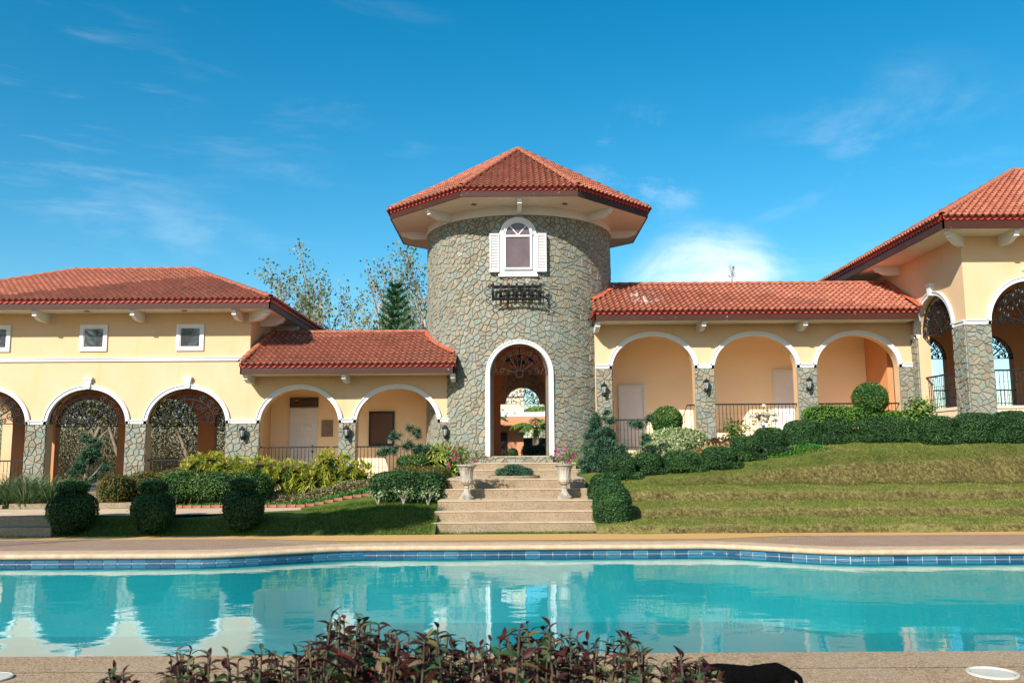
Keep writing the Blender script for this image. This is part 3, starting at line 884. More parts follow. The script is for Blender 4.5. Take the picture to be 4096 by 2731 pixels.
def blob_core(blobs, scale=0.93, nu=14, nv=9):  # closed filler shell behind the leaves, standing for the shrub's dark inside
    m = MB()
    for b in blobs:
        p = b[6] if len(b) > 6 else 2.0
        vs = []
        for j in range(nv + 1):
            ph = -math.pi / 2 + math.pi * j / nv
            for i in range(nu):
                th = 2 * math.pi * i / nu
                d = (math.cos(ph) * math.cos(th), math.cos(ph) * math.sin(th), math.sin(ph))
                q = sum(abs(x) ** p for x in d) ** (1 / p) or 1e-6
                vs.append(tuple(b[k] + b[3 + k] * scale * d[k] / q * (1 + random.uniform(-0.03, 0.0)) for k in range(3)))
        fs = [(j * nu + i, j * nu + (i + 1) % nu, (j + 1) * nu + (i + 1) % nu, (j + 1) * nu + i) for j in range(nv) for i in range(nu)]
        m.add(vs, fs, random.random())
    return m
def foliage_parts(root, blobs, n, mat, L=0.045, W=0.026, jitter=0.008, spread=0.48, core='leaf_core', core_scale=0.93, zmin=None, rpow=1.0, upbias=0.0, name='foliage'):
    P, N = sample_blobs(blobs, n, jitter, zmin)
    k = len(P)
    nr = N + rng.normal(0, spread, (k, 3)); nr[:, 2] += upbias
    ax = np.cross(nr, rand_unit(k)) + N * 0.35
    hgt = (P[:, 2] - P[:, 2].min()) / (np.ptp(P[:, 2]) + 1e-6)
    patch = np.sin(P[:, 0] * 5.1 + 2 * np.sin(P[:, 2] * 4.0)) * np.sin(P[:, 2] * 6.3 + P[:, 1] * 3.7 + np.sin(P[:, 0] * 2.7))
    rnd = np.clip(rng.random(k) ** rpow * 0.72 + 0.10 * rng.normal(0, 1, k) + 0.16 + 0.20 * patch, 0, 1)
    stray = rng.random(k) < 0.02
    P = P + N * (stray * rng.uniform(0.01, 0.055, k))[:, None]; rnd = np.clip(rnd + stray * 0.3, 0, 1)
    link(name, leaf_mesh(name, P, ax, nr, L * rng.uniform(0.7, 1.3, k), W * rng.uniform(0.8, 1.2, k), mat, rnd), root)
    if core: blob_core(blobs, core_scale).build('shade_core', core, root, smooth=True)  # dark filler shell, no twigs modelled; shade between leaves is its colour
def shrub(name, label, cat, blobs, n, mat, group=None, trunk=None, **kw):
    zb = min(b[2] - b[5] for b in blobs); c = blobs[0]
    root = thing(name, label, cat, (c[0], c[1], zb), group)
    foliage_parts(root, blobs, n, mat, **kw)
    if trunk:
        m = MB()
        for pts, r0, r1 in trunk: m.tube(pts, r0, 6, r1)
        m.build('trunk', kw.get('bark', 'bark_dark') if False else 'bark_dark', root)
    return root
def strap_mesh(name, base, dirs, L, W, mat, rnd, droop=0.6, seg=4):
    """arching strap leaves"""
    n = len(base); dirs = dirs / (np.linalg.norm(dirs, axis=1, keepdims=True) + 1e-9)
    L = np.broadcast_to(np.asarray(L, float), (n,)); W = np.broadcast_to(np.asarray(W, float), (n,))
    side = np.cross(dirs, np.array([0, 0, 1.0])) + rng.normal(0, 0.15, (n, 3)); side /= (np.linalg.norm(side, axis=1, keepdims=True) + 1e-9)
    V = np.zeros((n, (seg + 1) * 2, 3))
    for i in range(seg + 1):
        u = i / seg
        c = base + dirs * (L * u)[:, None]; c[:, 2] -= droop * L * u * u
        w = (W * (1.0 - u ** 2.2) * (0.6 + 0.4 * min(1, u * 4)) + 0.0006)[:, None]
        V[:, i * 2] = c - side * w * 0.5; V[:, i * 2 + 1] = c + side * w * 0.5
    b = np.arange(n)[:, None] * ((seg + 1) * 2)
    f = np.array([[2 * i, 2 * i + 1, 2 * i + 3, 2 * i + 2] for i in range(seg)]).ravel()[None, :]
    return np_mesh(name, V.reshape(-1, 3), (b + f).ravel(), np.full(n * seg, 4), mat, np.repeat(rnd, seg))
def grow(seed, base, height, radius, spread=0.55, levels=3, kids=(7, 5, 4), up=0.35, first=0.4, lean=(0, 0), wob=0.10):
    """a branching skeleton: returns tubes and the twig points"""
    rd = random.Random(seed); m = MB(); tips = []
    def branch(p, d, L, r, lev):
        seg = 6 if lev == 0 else 4
        pts = [Vector(p)]; dd = Vector(d).normalized()
        for i in range(seg):
            dd = (dd + Vector((rd.gauss(0, wob), rd.gauss(0, wob), rd.gauss(0, wob * 0.6) + (up * 0.12 if lev else 0.02)))).normalized()
            pts.append(pts[-1] + dd * (L / seg))
        m.tube(pts, r, 6 if lev == 0 else (4 if lev < levels else 3), r * (0.25 if lev == 0 else 0.3), caps=False)
        if lev >= levels - 1:
            tips.extend([(q, dd) for q in pts[2:]])
        if lev < levels:
            for k in range(kids[lev]):
                u_ = (first if lev == 0 else 0.25) + (1 - (first if lev == 0 else 0.25)) * (k + rd.random()) / kids[lev]
                f = min(u_, 0.999) * seg; i = int(f); q = pts[i].lerp(pts[i + 1], f - i)
                az = rd.uniform(0, 2 * math.pi); base_d = (pts[i + 1] - pts[i]).normalized()
                o = base_d.orthogonal().normalized(); o.rotate(Matrix.Rotation(az, 3, base_d))
                nd = (base_d * (1 - spread) + o * spread + Vector((0, 0, up))).normalized()
                branch(q, nd, L * (rd.uniform(0.34, 0.52) if lev == 0 else rd.uniform(0.4, 0.6)) * (1.15 - 0.55 * u_), r * 0.42 * (1.1 - 0.5 * u_), lev + 1)
    branch(Vector(base), Vector((lean[0], lean[1], 1)), height, radius, 0)
    return m, tips
def tree(name, label, seed, base, height, radius, leaves, leaf_mat, bark, group=None, L=0.24, W=0.17, clump=0.18, **kw):
    root = thing(name, label, 'tree', base, group)
    m, tips = grow(seed, base, height, radius, **kw)
    m.build('trunk', bark, root, smooth=True)
    if leaves:
        r2 = np.random.default_rng(seed)
        hosts = r2.choice(len(tips), size=max(3, int(len(tips) * kw.get('_h', 0.45))), replace=False)
        idx = hosts[r2.integers(0, len(hosts), leaves)]
        P = np.array([tips[i][0] for i in idx]) + r2.normal(0, clump, (leaves, 3)); 
        ax = rand_unit(leaves); ax[:, 2] -= 0.7
        link('crown', leaf_mesh('crown', P, ax, rand_unit(leaves), L * r2.uniform(0.6, 1.2, leaves), W * r2.uniform(0.7, 1.2, leaves), leaf_mat, r2.random(leaves)), root)
    return root

# ================================================================== THE SETTING
def grid_sheet(name, xs, ys, zf, mat, kind='structure', keep=None, parent=None, smooth=True):
    m = MB(); nx, ny = len(xs), len(ys)
    vs = [(x, y, zf(x, y)) for y in ys for x in xs]
    fs = [(j * nx + i, j * nx + i + 1, (j + 1) * nx + i + 1, (j + 1) * nx + i) for j in range(ny - 1) for i in range(nx - 1)
          if keep is None or keep((xs[i] + xs[i + 1]) / 2, (ys[j] + ys[j + 1]) / 2)]
    m.add(vs, fs)
    o = m.build(name, mat, parent, smooth=smooth)
    if kind and parent is None: o['kind'] = kind
    return o
def lin(a, b, n): return [a + (b - a) * i / n for i in range(n + 1)]

MB().add([(-900, -500, -2.2), (900, -500, -2.2), (900, 1500, -2.2), (-900, 1500, -2.2)], [(0, 1, 2, 3)]).build('ground', 'dry_ground', kind='structure')

# far edge of the pool: straight in the middle, stepping nearer with a soft S on both sides
WATER_Z = -0.165
POOL_X0, POOL_X1, POOL_NEAR = -13.5, 13.5, 7.70
def far_edge(x):
    return 16.46 - 1.02 * smoothstep(-2.7, -5.6, x) - 1.12 * smoothstep(3.5, 6.0, x)
PXS = lin(POOL_X0, POOL_X1, 135)
m = MB()
for a, b in zip(PXS[:-1], PXS[1:]):
    fa, fb = far_edge(a) + 0.02, far_edge(b) + 0.02
    m.add([(a, fa, 0), (b, fb, 0), (b, 18.75, 0), (a, 18.75, 0)], [(0, 1, 2, 3)])
m.add([(-40, -16, 0), (40, -16, 0), (40, POOL_NEAR - 0.02, 0), (-40, POOL_NEAR - 0.02, 0)], [(0, 1, 2, 3)])
m.add([(-40, POOL_NEAR - 0.02, 0), (POOL_X0, POOL_NEAR - 0.02, 0), (POOL_X0, 18.75, 0), (-40, 18.75, 0)], [(0, 1, 2, 3)])
m.add([(POOL_X1, POOL_NEAR - 0.02, 0), (40, POOL_NEAR - 0.02, 0), (40, 18.75, 0), (POOL_X1, 18.75, 0)], [(0, 1, 2, 3)])
m.build('pool_deck', 'deck_pebble', kind='structure')

# rounded coping all along the far side and the near side
def coping(name, path, inward):
    """path of plan points on the pool edge; inward = +1 when the pool lies towards -Y"""
    m = MB(); prof = []
    for k in range(9):
        a = math.pi * k / 8 - math.pi / 2
        prof.append((0.055 * math.cos(a) + 0.03, 0.050 * math.sin(a) - 0.034))
    prof = prof[::-1]
    prof = [(-0.50, 0.016)] + prof + [(-0.06, -0.084)]
    n = len(prof); vs = []
    for i, (x, y) in enumerate(path):
        x0, y0 = path[max(0, i - 1)]; x1, y1 = path[min(len(path) - 1, i + 1)]
        dx, dy = x1 - x0, y1 - y0; L = math.hypot(dx, dy); nx_, ny_ = dy / L * inward, -dx / L * inward
        for (o_, z) in prof: vs.append((x + nx_ * o_, y + ny_ * o_, z))
    m.add(vs, [(i * n + k, (i + 1) * n + k, (i + 1) * n + k + 1, i * n + k + 1) for i in range(len(path) - 1) for k in range(n - 1)])
    o = m.build(name, 'coping_stone', smooth=True, kind='structure'); return fix_normals(o)
far_path = [(x, far_edge(x)) for x in PXS]
coping('pool_coping_far', far_path, 1)
m = MB()
for k in range(135):
    pass
m.add([(POOL_X0, POOL_NEAR - 0.55, 0.004), (POOL_X1, POOL_NEAR - 0.55, 0.004), (POOL_X1, POOL_NEAR, 0.004), (POOL_X0, POOL_NEAR, 0.004),
       (POOL_X0, POOL_NEAR + 0.03, -0.02), (POOL_X1, POOL_NEAR + 0.03, -0.02), (POOL_X0, POOL_NEAR + 0.03, -0.08), (POOL_X1, POOL_NEAR + 0.03, -0.08), (POOL_X0, POOL_NEAR - 0.02, -0.085), (POOL_X1, POOL_NEAR - 0.02, -0.085)],
      [(0, 1, 2, 3), (3, 2, 5, 4), (4, 5, 7, 6), (6, 7, 9, 8)])
m.build('pool_coping_near', 'deck_pebble', kind='structure')

# basin, tile band and water
m = MB(); zf = -1.35
for (x0, y0), (x1, y1) in zip(far_path[:-1], far_path[1:]):
    m.add([(x0, y0, -0.05), (x1, y1, -0.05), (x1, y1 - 0.12, zf), (x0, y0 - 0.12, zf)], [(0, 1, 2, 3)])
    m.add([(x0, POOL_NEAR - 0.01, zf), (x1, POOL_NEAR - 0.01, zf), (x1, y1 - 0.12, zf), (x0, y0 - 0.12, zf)], [(0, 1, 2, 3)])
m.add([(POOL_X0, POOL_NEAR - 0.01, -0.05), (POOL_X1, POOL_NEAR - 0.01, -0.05), (POOL_X1, POOL_NEAR - 0.01, zf), (POOL_X0, POOL_NEAR - 0.01, zf)], [(3, 2, 1, 0)])
for x in (POOL_X0, POOL_X1):
    m.add([(x, POOL_NEAR - 0.01, -0.05), (x, far_edge(x), -0.05), (x, far_edge(x), zf), (x, POOL_NEAR - 0.01, zf)], [(0, 1, 2, 3)])
basin = m.build('pool_basin', 'pool_plaster', kind='structure')
m = MB()
fine = [(x, far_edge(x)) for x in lin(-10.6, 10.6, 848)]
for (x0, y0), (x1, y1) in zip(fine[:-1], fine[1:]):
    m.add([(x0, y0 - 0.012, -0.05), (x1, y1 - 0.012, -0.05), (x1, y1 - 0.012, -0.30), (x0, y0 - 0.012, -0.30)], [(0, 1, 2, 3)])
m.build('grout', 'grout_white', basin)
acc = 0.0; start = 0
for i in range(1, len(fine)):
    acc += math.hypot(fine[i][0] - fine[i - 1][0], fine[i][1] - fine[i - 1][1])
    if acc >= 0.225:
        (xa, ya), (xb, yb) = fine[start], fine[i]; L = math.hypot(xb - xa, yb - ya); ux, uy = (xb - xa) / L, (yb - ya) / L; g = 0.006
        r_ = random.random()
        m = MB()
        for (zt, zb) in ((-0.055, -0.148), (-0.157, -0.252)):
            q = [(xa + ux * g, ya + uy * g), (xb - ux * g, yb - uy * g)]
            pts = []
            for dz_, dd in ((zt, 0.018), (zt - 0.006, 0.027), (zb + 0.006, 0.027), (zb, 0.018)):
                for (x, y) in q: pts.append((x + uy * dd, y - ux * dd, dz_))
            m.add(pts, [(2 * k, 2 * k + 1, 2 * k + 3, 2 * k + 2) for k in range(3)], min(1, max(0, r_ + random.uniform(-0.2, 0.2))))
        m.build('tile', 'pool_tile', basin)
        start = i; acc = 0.0
grid_sheet('pool_water', lin(POOL_X0, POOL_X1, 54), [POOL_NEAR - 0.005, 10, 12, 14, 15, 16.6], lambda x, y: WATER_Z, 'pool_water',
           keep=None)

# coloured strips of the far deck
m = MB()
for a, b in zip(PXS[:-1], PXS[1:]):
    ya = 17.98 - 0.55 * smoothstep(-5.5, -3.0, a) * smoothstep(5.8, 3.6, a); yb = 17.98 - 0.55 * smoothstep(-5.5, -3.0, b) * smoothstep(5.8, 3.6, b)
    m.add([(a, ya, 0.006), (b, yb, 0.006), (b, 18.72, 0.006), (a, 18.72, 0.006)], [(0, 1, 2, 3)])
m.build('deck_border', 'deck_yellow', kind='structure')
m = MB()
for a, b in zip(PXS[:-1], PXS[1:]):
    if (a < -3.6 or a > 4.2):
        q = []
        for x in (a, b):
            y0 = far_edge(x) + 0.49
            taper = smoothstep(-3.4, -5.6, x) if x < 0 else smoothstep(4.0, 6.2, x)
            q.append((x, y0 + 0.0, y0 + max(0.01, (17.97 - y0) * taper)))
        m.add([(q[0][0], q[0][1], 0.010), (q[1][0], q[1][1], 0.010), (q[1][0], q[1][2], 0.010), (q[0][0], q[0][2], 0.010)], [(0, 1, 2, 3)])
m.build('deck_paving', 'deck_brick', kind='structure')

# ---- garden ground
def h_left(x, y):
    z = 0.375 * smoothstep(18.55, 19.75, y)
    md = smoothstep(-6.2, -2.6, x)
    z += md * (0.20 * smoothstep(19.2, 21.2, y) + 0.36 * smoothstep(20.6, 24.0, y))
    z += 0.26 * smoothstep(22.2, 26.0, y) * (1 - 0.3 * md)
    z += 0.025 * math.sin(x * 2.1 + y) * smoothstep(18.9, 19.6, y)
    return z - 0.02
def h_right(x, y):
    w = 0.05 * math.sin(x * 0.9) + 0.03 * math.sin(x * 2.3 + 1)
    y = y + w
    r_ = 0.5 + 0.5 * math.sin(x * 5.3 + 1.7 * math.sin(x * 2.1)); wd = 0.13 + 0.07 * r_
    ramp = lambda a: min(1.0, max(0.0, (y - a) / 0.72))
    z = 0.20 * smoothstep(18.58, 18.58 + wd, y) + 0.085 * ramp(18.80)
    z += 0.21 * smoothstep(19.58, 19.58 + wd, y) + 0.085 * ramp(19.82)
    z += 0.23 * smoothstep(20.60, 20.60 + wd, y) + 0.09 * ramp(20.84)
    hx = max(0.12, 0.14 + 0.10 * min(x - 2.0, 6.5) + 0.03 * max(0.0, x - 8.5))
    z += hx * (0.55 * smoothstep(21.55, 21.62 + wd * 1.5 + 0.02 * x, y) + 0.45 * smoothstep(21.7, 22.6, y)) + (0.14 + 0.012 * (x - 2)) * smoothstep(22.1, 23.8, y)
    hb = max(0.0, 1.60 + 0.075 * (x - 2.5) - (0.90 + hx + 0.14 + 0.012 * (x - 2)))
    z += hb * smoothstep(24.2, 26.6, y)
    z += 0.02 * math.sin(x * 3.1 + y * 2)
    return z - 0.02
LXS = lin(-40, -14, 20) + lin(-13.5, -1.66, 72)
GYS = lin(18.5, 22.2, 112) + lin(22.24, 24, 24) + lin(24.3, 27.4, 11)
grid_sheet('lawn_left', LXS, GYS, h_left, 'lawn_soil')
RXS = lin(1.75, 15, 330) + lin(16, 40, 16)
grid_sheet('lawn_right', RXS, GYS, h_right, 'lawn_soil', smooth=False)
MB().add([(-1.70, 18.5, -0.015), (1.80, 18.5, -0.015), (1.80, 19.4, -0.015), (-1.70, 19.4, -0.015)], [(0, 1, 2, 3)]).build('grass_strip_soil', 'lawn_soil', kind='structure')
# ground behind the house
MB().add([(-300, 27.3, 0.42), (300, 27.3, 0.42), (300, 500, 0.42), (-300, 500, 0.42)], [(0, 1, 2, 3)]).build('back_ground', 'dry_ground', kind='structure')

# ---- path along the house, steps down to the deck
m = MB()
for a, b in zip(lin(-30, -3.2, 60)[:-1], lin(-30, -3.2, 60)[1:]):
    f = lambda x: 19.55 + 0.0 * x
    ya, yb = (19.62 + 2.35 * smoothstep(-7.6, -3.3, q) if q > -9.9 else 19.4 for q in (a, b))
    m.add([(a, ya, 0.385), (b, yb, 0.385), (b, 22.05, 0.385), (a, 22.05, 0.385)], [(0, 1, 2, 3)])
m.build('garden_path', 'path_paver', kind='structure')
st = thing('garden_steps', 'two low pebble concrete steps from pool deck to path, at far left', 'steps', (-11.5, 18.9, 0))
m = MB(); m.bevbox(-20, -9.75, 18.72, 19.6, -0.05, 0.20, 0.012); m.build('step', 'pebble_wash', st)
m = MB(); m.bevbox(-20, -9.95, 19.08, 19.6, 0.15, 0.395, 0.012); m.build('step', 'pebble_wash', st)
st = thing('porch_steps', 'pebble concrete steps up to the left open arcade, beside clipped hedge', 'steps', (-12, 23, 0.38))
for k, (x0, x1, y0, z0, z1) in enumerate([(-12.75, -9.0, 22.35, 0.36, 0.50), (-12.45, -9.35, 23.2, 0.44, 0.64)]):
    m = MB(); m.bevbox(x0, x1, y0, 26.98, z0, z1, 0.012); m.build('step', 'pebble_wash', st)
m = MB(); m.bevbox(-20, -12.85, 22.25, 22.42, 0.3, 0.47, 0.012); m.build('edging', 'pebble_wash', st)

# ---- main stairs
st = thing('garden_staircase', 'wide pebble-wash concrete staircase rising from pool to tower door', 'staircase', (0.07, 19.2, 0))
def slab(x0, x1, y0, y1, z0, z1, nm='step', b=0.014):
    m = MB(); m.bevbox(x0 + 0.008, x1 - 0.008, y0 + 0.010, y1, z0, z1 - 0.026, b); o = m.build(nm, 'pebble_wash', st)
    m = MB(); m.bevbox(x0, x1, y0, y1, z1 - 0.025, z1, 0.009); m.build('tread', 'tread_cement', o); return o
slab(-1.78, 1.95, 19.20, 19.66, -0.1, 0.212)
slab(-1.745, 1.91, 19.58, 20.06, -0.1, 0.426)
slab(-1.71, 1.87, 19.98, 21.05, -0.1, 0.640)
slab(-1.66, 1.80, 20.95, 21.40, 0.0, 0.856)
slab(-1.63, 1.77, 21.32, 24.32, 0.0, 1.072, 'landing')
slab(-1.42, 1.90, 24.22, 24.70, 0.2, 1.245)
slab(-1.30, 1.78, 24.60, 26.4, 0.2, 1.420)
st = None
# ---- round planter on the landing
pl = thing('landing_planter', 'low round concrete planter kerb in the middle of the stair landing', 'planter', (0.03, 22.4, 1.072))
m = MB(); m.lathe([(0.60, 0.001), (0.66, 0.001), (0.66, 0.055), (0.64, 0.068), (0.56, 0.068), (0.55, 0.05), (0.01, 0.045)], 40, (0.03, 22.4, 1.072)); m.build('kerb', 'pebble_wash', pl)

# ================================================================== THE BUILDINGS
FY = 27.0          # face of the long arcades
TCX, TCY, TR = 0.25, 29.1, 3.07
WT = 0.36
WHITE = 'white_paint'
def slab_part(name, mat, parent, x0, x1, y0, y1, z0, z1, bev=0.0):
    m = MB()
    if bev: m.bevbox(x0, x1, y0, y1, z0, z1, bev)
    else: m.box(x0, x1, y0, y1, z0, z1)
    return m.build(name, mat, parent)
def keystone(parent, fn, cx, z, w=0.22, h=0.34):
    m = MB()
    m.prism([(cx - w * 0.33, z - 0.015), (cx + w * 0.33, z - 0.015), (cx + w * 0.52, z + h * 0.78), (cx - w * 0.52, z + h * 0.78)], fn, -0.115, 0.02)
    m.prism([(cx - w * 0.62, z + h * 0.78), (cx + w * 0.62, z + h * 0.78), (cx + w * 0.62, z + h), (cx - w * 0.62, z + h)], fn, -0.135, 0.02)
    return fix_normals(m.build('keystone', WHITE, parent))
def downlight(parent, x, y, z):
    m = MB(); m.lathe([(0.085, -0.012), (0.085, 0.0), (0.06, 0.0), (0.055, -0.001)], 16, (x, y, z)); m.build('downlight', 'brass', parent)

# ------------------------------------------------------------------ left house: two storeys over an open arcade
LH = thing('arcade_house', 'two-storey yellow house with small square windows over open arches, left', 'house', (-12.6, 27, 0.6))
fl = flat_map(FY)
L_AR = [(-16.25, 1.22, 2.66, 1.08), (-13.16, 1.22, 2.66, 1.08), (-10.07, 1.22, 2.66, 1.08)]
arch_wall(fl, -17.95, -8.18, 0.60, 6.16, WT, L_AR).build('front_wall', 'stucco_yellow', LH)
# the side wall towards the tower starts above the arcade roof
slab_part('side_wall', 'stucco_yellow', LH, -8.54, -8.182, FY + WT + 0.002, 32.6, 0.6, 6.155)
arch_wall(side_map(-18.2), FY + 0.01, 32.6, 0.60, 6.155, WT, [(29.8, 1.4, 2.66, 1.2)]).build('side_wall', 'stucco_yellow', LH)
# back wall with its own arches, the ceiling and the inner cross wall
fb = lambda s, d, z: (s, 32.6 - d, z)
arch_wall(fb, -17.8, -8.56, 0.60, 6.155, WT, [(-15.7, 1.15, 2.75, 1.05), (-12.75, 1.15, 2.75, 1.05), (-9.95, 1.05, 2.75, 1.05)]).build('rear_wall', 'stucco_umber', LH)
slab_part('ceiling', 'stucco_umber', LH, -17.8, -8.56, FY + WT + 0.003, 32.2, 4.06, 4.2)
slab_part('porch_floor', 'floor_tile', LH, -17.9, -8.2, FY + 0.004, 33.2, 0.30, 0.605)
for cx in (-15.7, -12.75, -9.95):
    fan_grille(LH, lambda s, d, z: (s, 32.3 + d, z), cx, 1.05 if cx > -10 else 1.15, 2.75, 1.05, 0.0, 0.016)
for (cx, hw, sp_, ri) in L_AR:
    arch_trim(LH, fl, cx, hw, sp_, ri)
    keystone(LH, fl, cx, sp_ + ri + 0.02)
    fan_grille(LH, fl, cx, hw, sp_ + 0.02, ri - 0.02, 0.14, 0.014)
pe = [(-17.95, -17.47), (-15.03, -14.38), (-11.94, -11.29), (-8.85, -7.80)]
for k, (a, b) in enumerate(pe):
    if k < 3:
        impost(LH, fl, a, b, 2.66, 2.785)
        stone_pier(LH, fl, a + 0.002, b - 0.002, 0.60, 2.658, 40 + k)
for (a, b) in ((-17.47, -15.03), (-11.29, -8.85)):
    railing(LH, fl, a + 0.01, b - 0.01, 0.62, 0.95, 0.16)
railing(LH, lambda s, d, z: (s, 32.35 + d, z), -13.9, -11.6, 0.62, 0.95, 0.0)
railing(LH, lambda s, d, z: (s, 32.35 + d, z), -11.1, -8.9, 0.62, 0.95, 0.0)
# string course
m = MB(); m.box(-17.98, -8.15, -0.05, 0.02, 4.60, 4.685, fn=fl); m.box(-17.98, -8.15, -0.075, 0.02, 4.687, 4.715, fn=fl); fix_normals(m.build('string_course', WHITE, LH))
for cx in (-16.11, -13.08, -10.06):
    w = thing('tmp', '', '') if False else None
    z0, z1, hw = 4.92, 5.76, 0.43
    m = MB()
    for (a, b, c, d) in ((cx - hw, cx + hw, z0, z0 + 0.11), (cx - hw, cx + hw, z1 - 0.11, z1), (cx - hw, cx - hw + 0.11, z0 + 0.11, z1 - 0.11), (cx + hw - 0.11, cx + hw, z0 + 0.11, z1 - 0.11)):
        m.box(a, b, FY - 0.05, FY + 0.01, c, d)
    win = m.build('window', WHITE, LH)
    m = MB(); i = hw - 0.11; m.box(cx - i, cx + i, FY - 0.012, FY + 0.004, z0 + 0.11, z1 - 0.11); m.build('pane', 'window_glass', win)
    m = MB()
    for (a, b, c, d) in ((cx - i, cx + i, z0 + 0.11, z0 + 0.14), (cx - i, cx + i, z1 - 0.14, z1 - 0.11), (cx - i, cx - i + 0.03, z0 + 0.14, z1 - 0.14), (cx + i - 0.03, cx + i, z0 + 0.14, z1 - 0.14)):
        m.box(a, b, FY - 0.03, FY - 0.013, c, d)
    m.build('sash', 'band_paint', win)
# roof
def hip_roof(parent, x0, x1, y0, y1, ze, pitch, keep, seed, ridge_keep=True, mask=None, drop=0.30, soffit_z=None, scallop_back=False):
    hw = (y1 - y0) / 2; zr = ze + hw * pitch; yr = (y0 + y1) / 2
    A, B, C, D = (x0, y0, ze), (x1, y0, ze), (x1, y1, ze), (x0, y1, ze); E, F = (x0 + hw, yr, zr), (x1 - hw, yr, zr)
    dn = lambda p: (p[0], p[1], p[2] - 0.03)
    m = MB(); m.add([dn(p) for p in (A, B, C, D, E, F)], [(0, 1, 5, 4), (1, 2, 5), (2, 3, 4, 5), (3, 0, 4)])
    roof = m.build('roof', 'roof_underlay', parent)
    roof_tiles(roof, [(A, B, F, E), (B, C, F), (C, D, E, F), (D, A, E)], keep, mask, seed)
    for a, b in ((A, E), (B, F), (C, F), (D, E), (E, F)): ridge_run(roof, a, b)
    zs = ze - drop
    eave_run(parent, (x0, y0), (x1, y0), (0, -1), ze - 0.01, drop); eave_run(parent, (x1, y0), (x1, y1), (1, 0), ze - 0.01, drop)
    eave_run(parent, (x1, y1), (x0, y1), (0, 1), ze - 0.01, drop); eave_run(parent, (x0, y1), (x0, y0), (-1, 0), ze - 0.01, drop)
    m = MB(); m.box(x0 + 0.045, x1 - 0.045, y0 + 0.045, y1 - 0.045, zs + 0.012, zs + 0.03); m.build('soffit', 'soffit_paint', parent)
    return roof
hip_roof(LH, -18.95, -7.32, 26.02, 33.6, 6.40, 0.445, 300, 11)
for x in (-17.5, -14.55, -11.57, -8.47): bracket(LH, (x, FY, 6.112), (0, -1), 0.86)
for y in (28.0, 29.9, 31.6): bracket(LH, (-8.18, y, 6.112), (1, 0), 0.78)
bracket(LH, (-8.2, 27.02, 6.112), (1, -1), 1.1)
for x in (-16.0, -13.1, -10.1): downlight(LH, x, 26.5, 6.111)

# ------------------------------------------------------------------ left arcade
LA = thing('low_arcade', 'low yellow arcade with two arches and red tiled roof, left of tower', 'arcade', (-5, 27, 1.0))
LA_AR = [(-6.585, 1.215, 2.66, 1.05), (-3.57, 1.25, 2.66, 1.05)]
arch_wall(fl, -8.178, -1.90, 0.98, 4.13, WT, LA_AR).build('front_wall', 'stucco_yellow', LA)
slab_part('base', 'stucco_peach', LA, -8.85, -1.8, FY + 0.006, 31.0, 0.35, 1.00)
slab_part('back_wall', 'stucco_peach', LA, -8.17, -1.2, 29.5, 29.7, 1.0, 4.4)
slab_part('ceiling', 'stucco_peach', LA, -8.17, -1.4, FY + WT + 0.002, 29.498, 4.0, 4.08)
slab_part('end_wall', 'stucco_umber', LA, -2.30, -2.1, FY + WT + 0.4, 29.49, 1.0, 3.99)
for (cx, hw, sp_, ri) in LA_AR: arch_trim(LA, fl, cx, hw, sp_, ri)
for k, (a, b) in enumerate([(-8.85, -7.80), (-5.37, -4.82), (-2.32, -1.86)]):
    impost(LA, fl, a, b, 2.66, 2.785); stone_pier(LA, fl, a + 0.002, b - 0.002, 0.62, 2.658, 60 + k)
railing(LA, fl, -7.79, -5.38, 1.02, 0.92, 0.10); railing(LA, fl, -4.81, -2.33, 1.02, 0.92, 0.10)
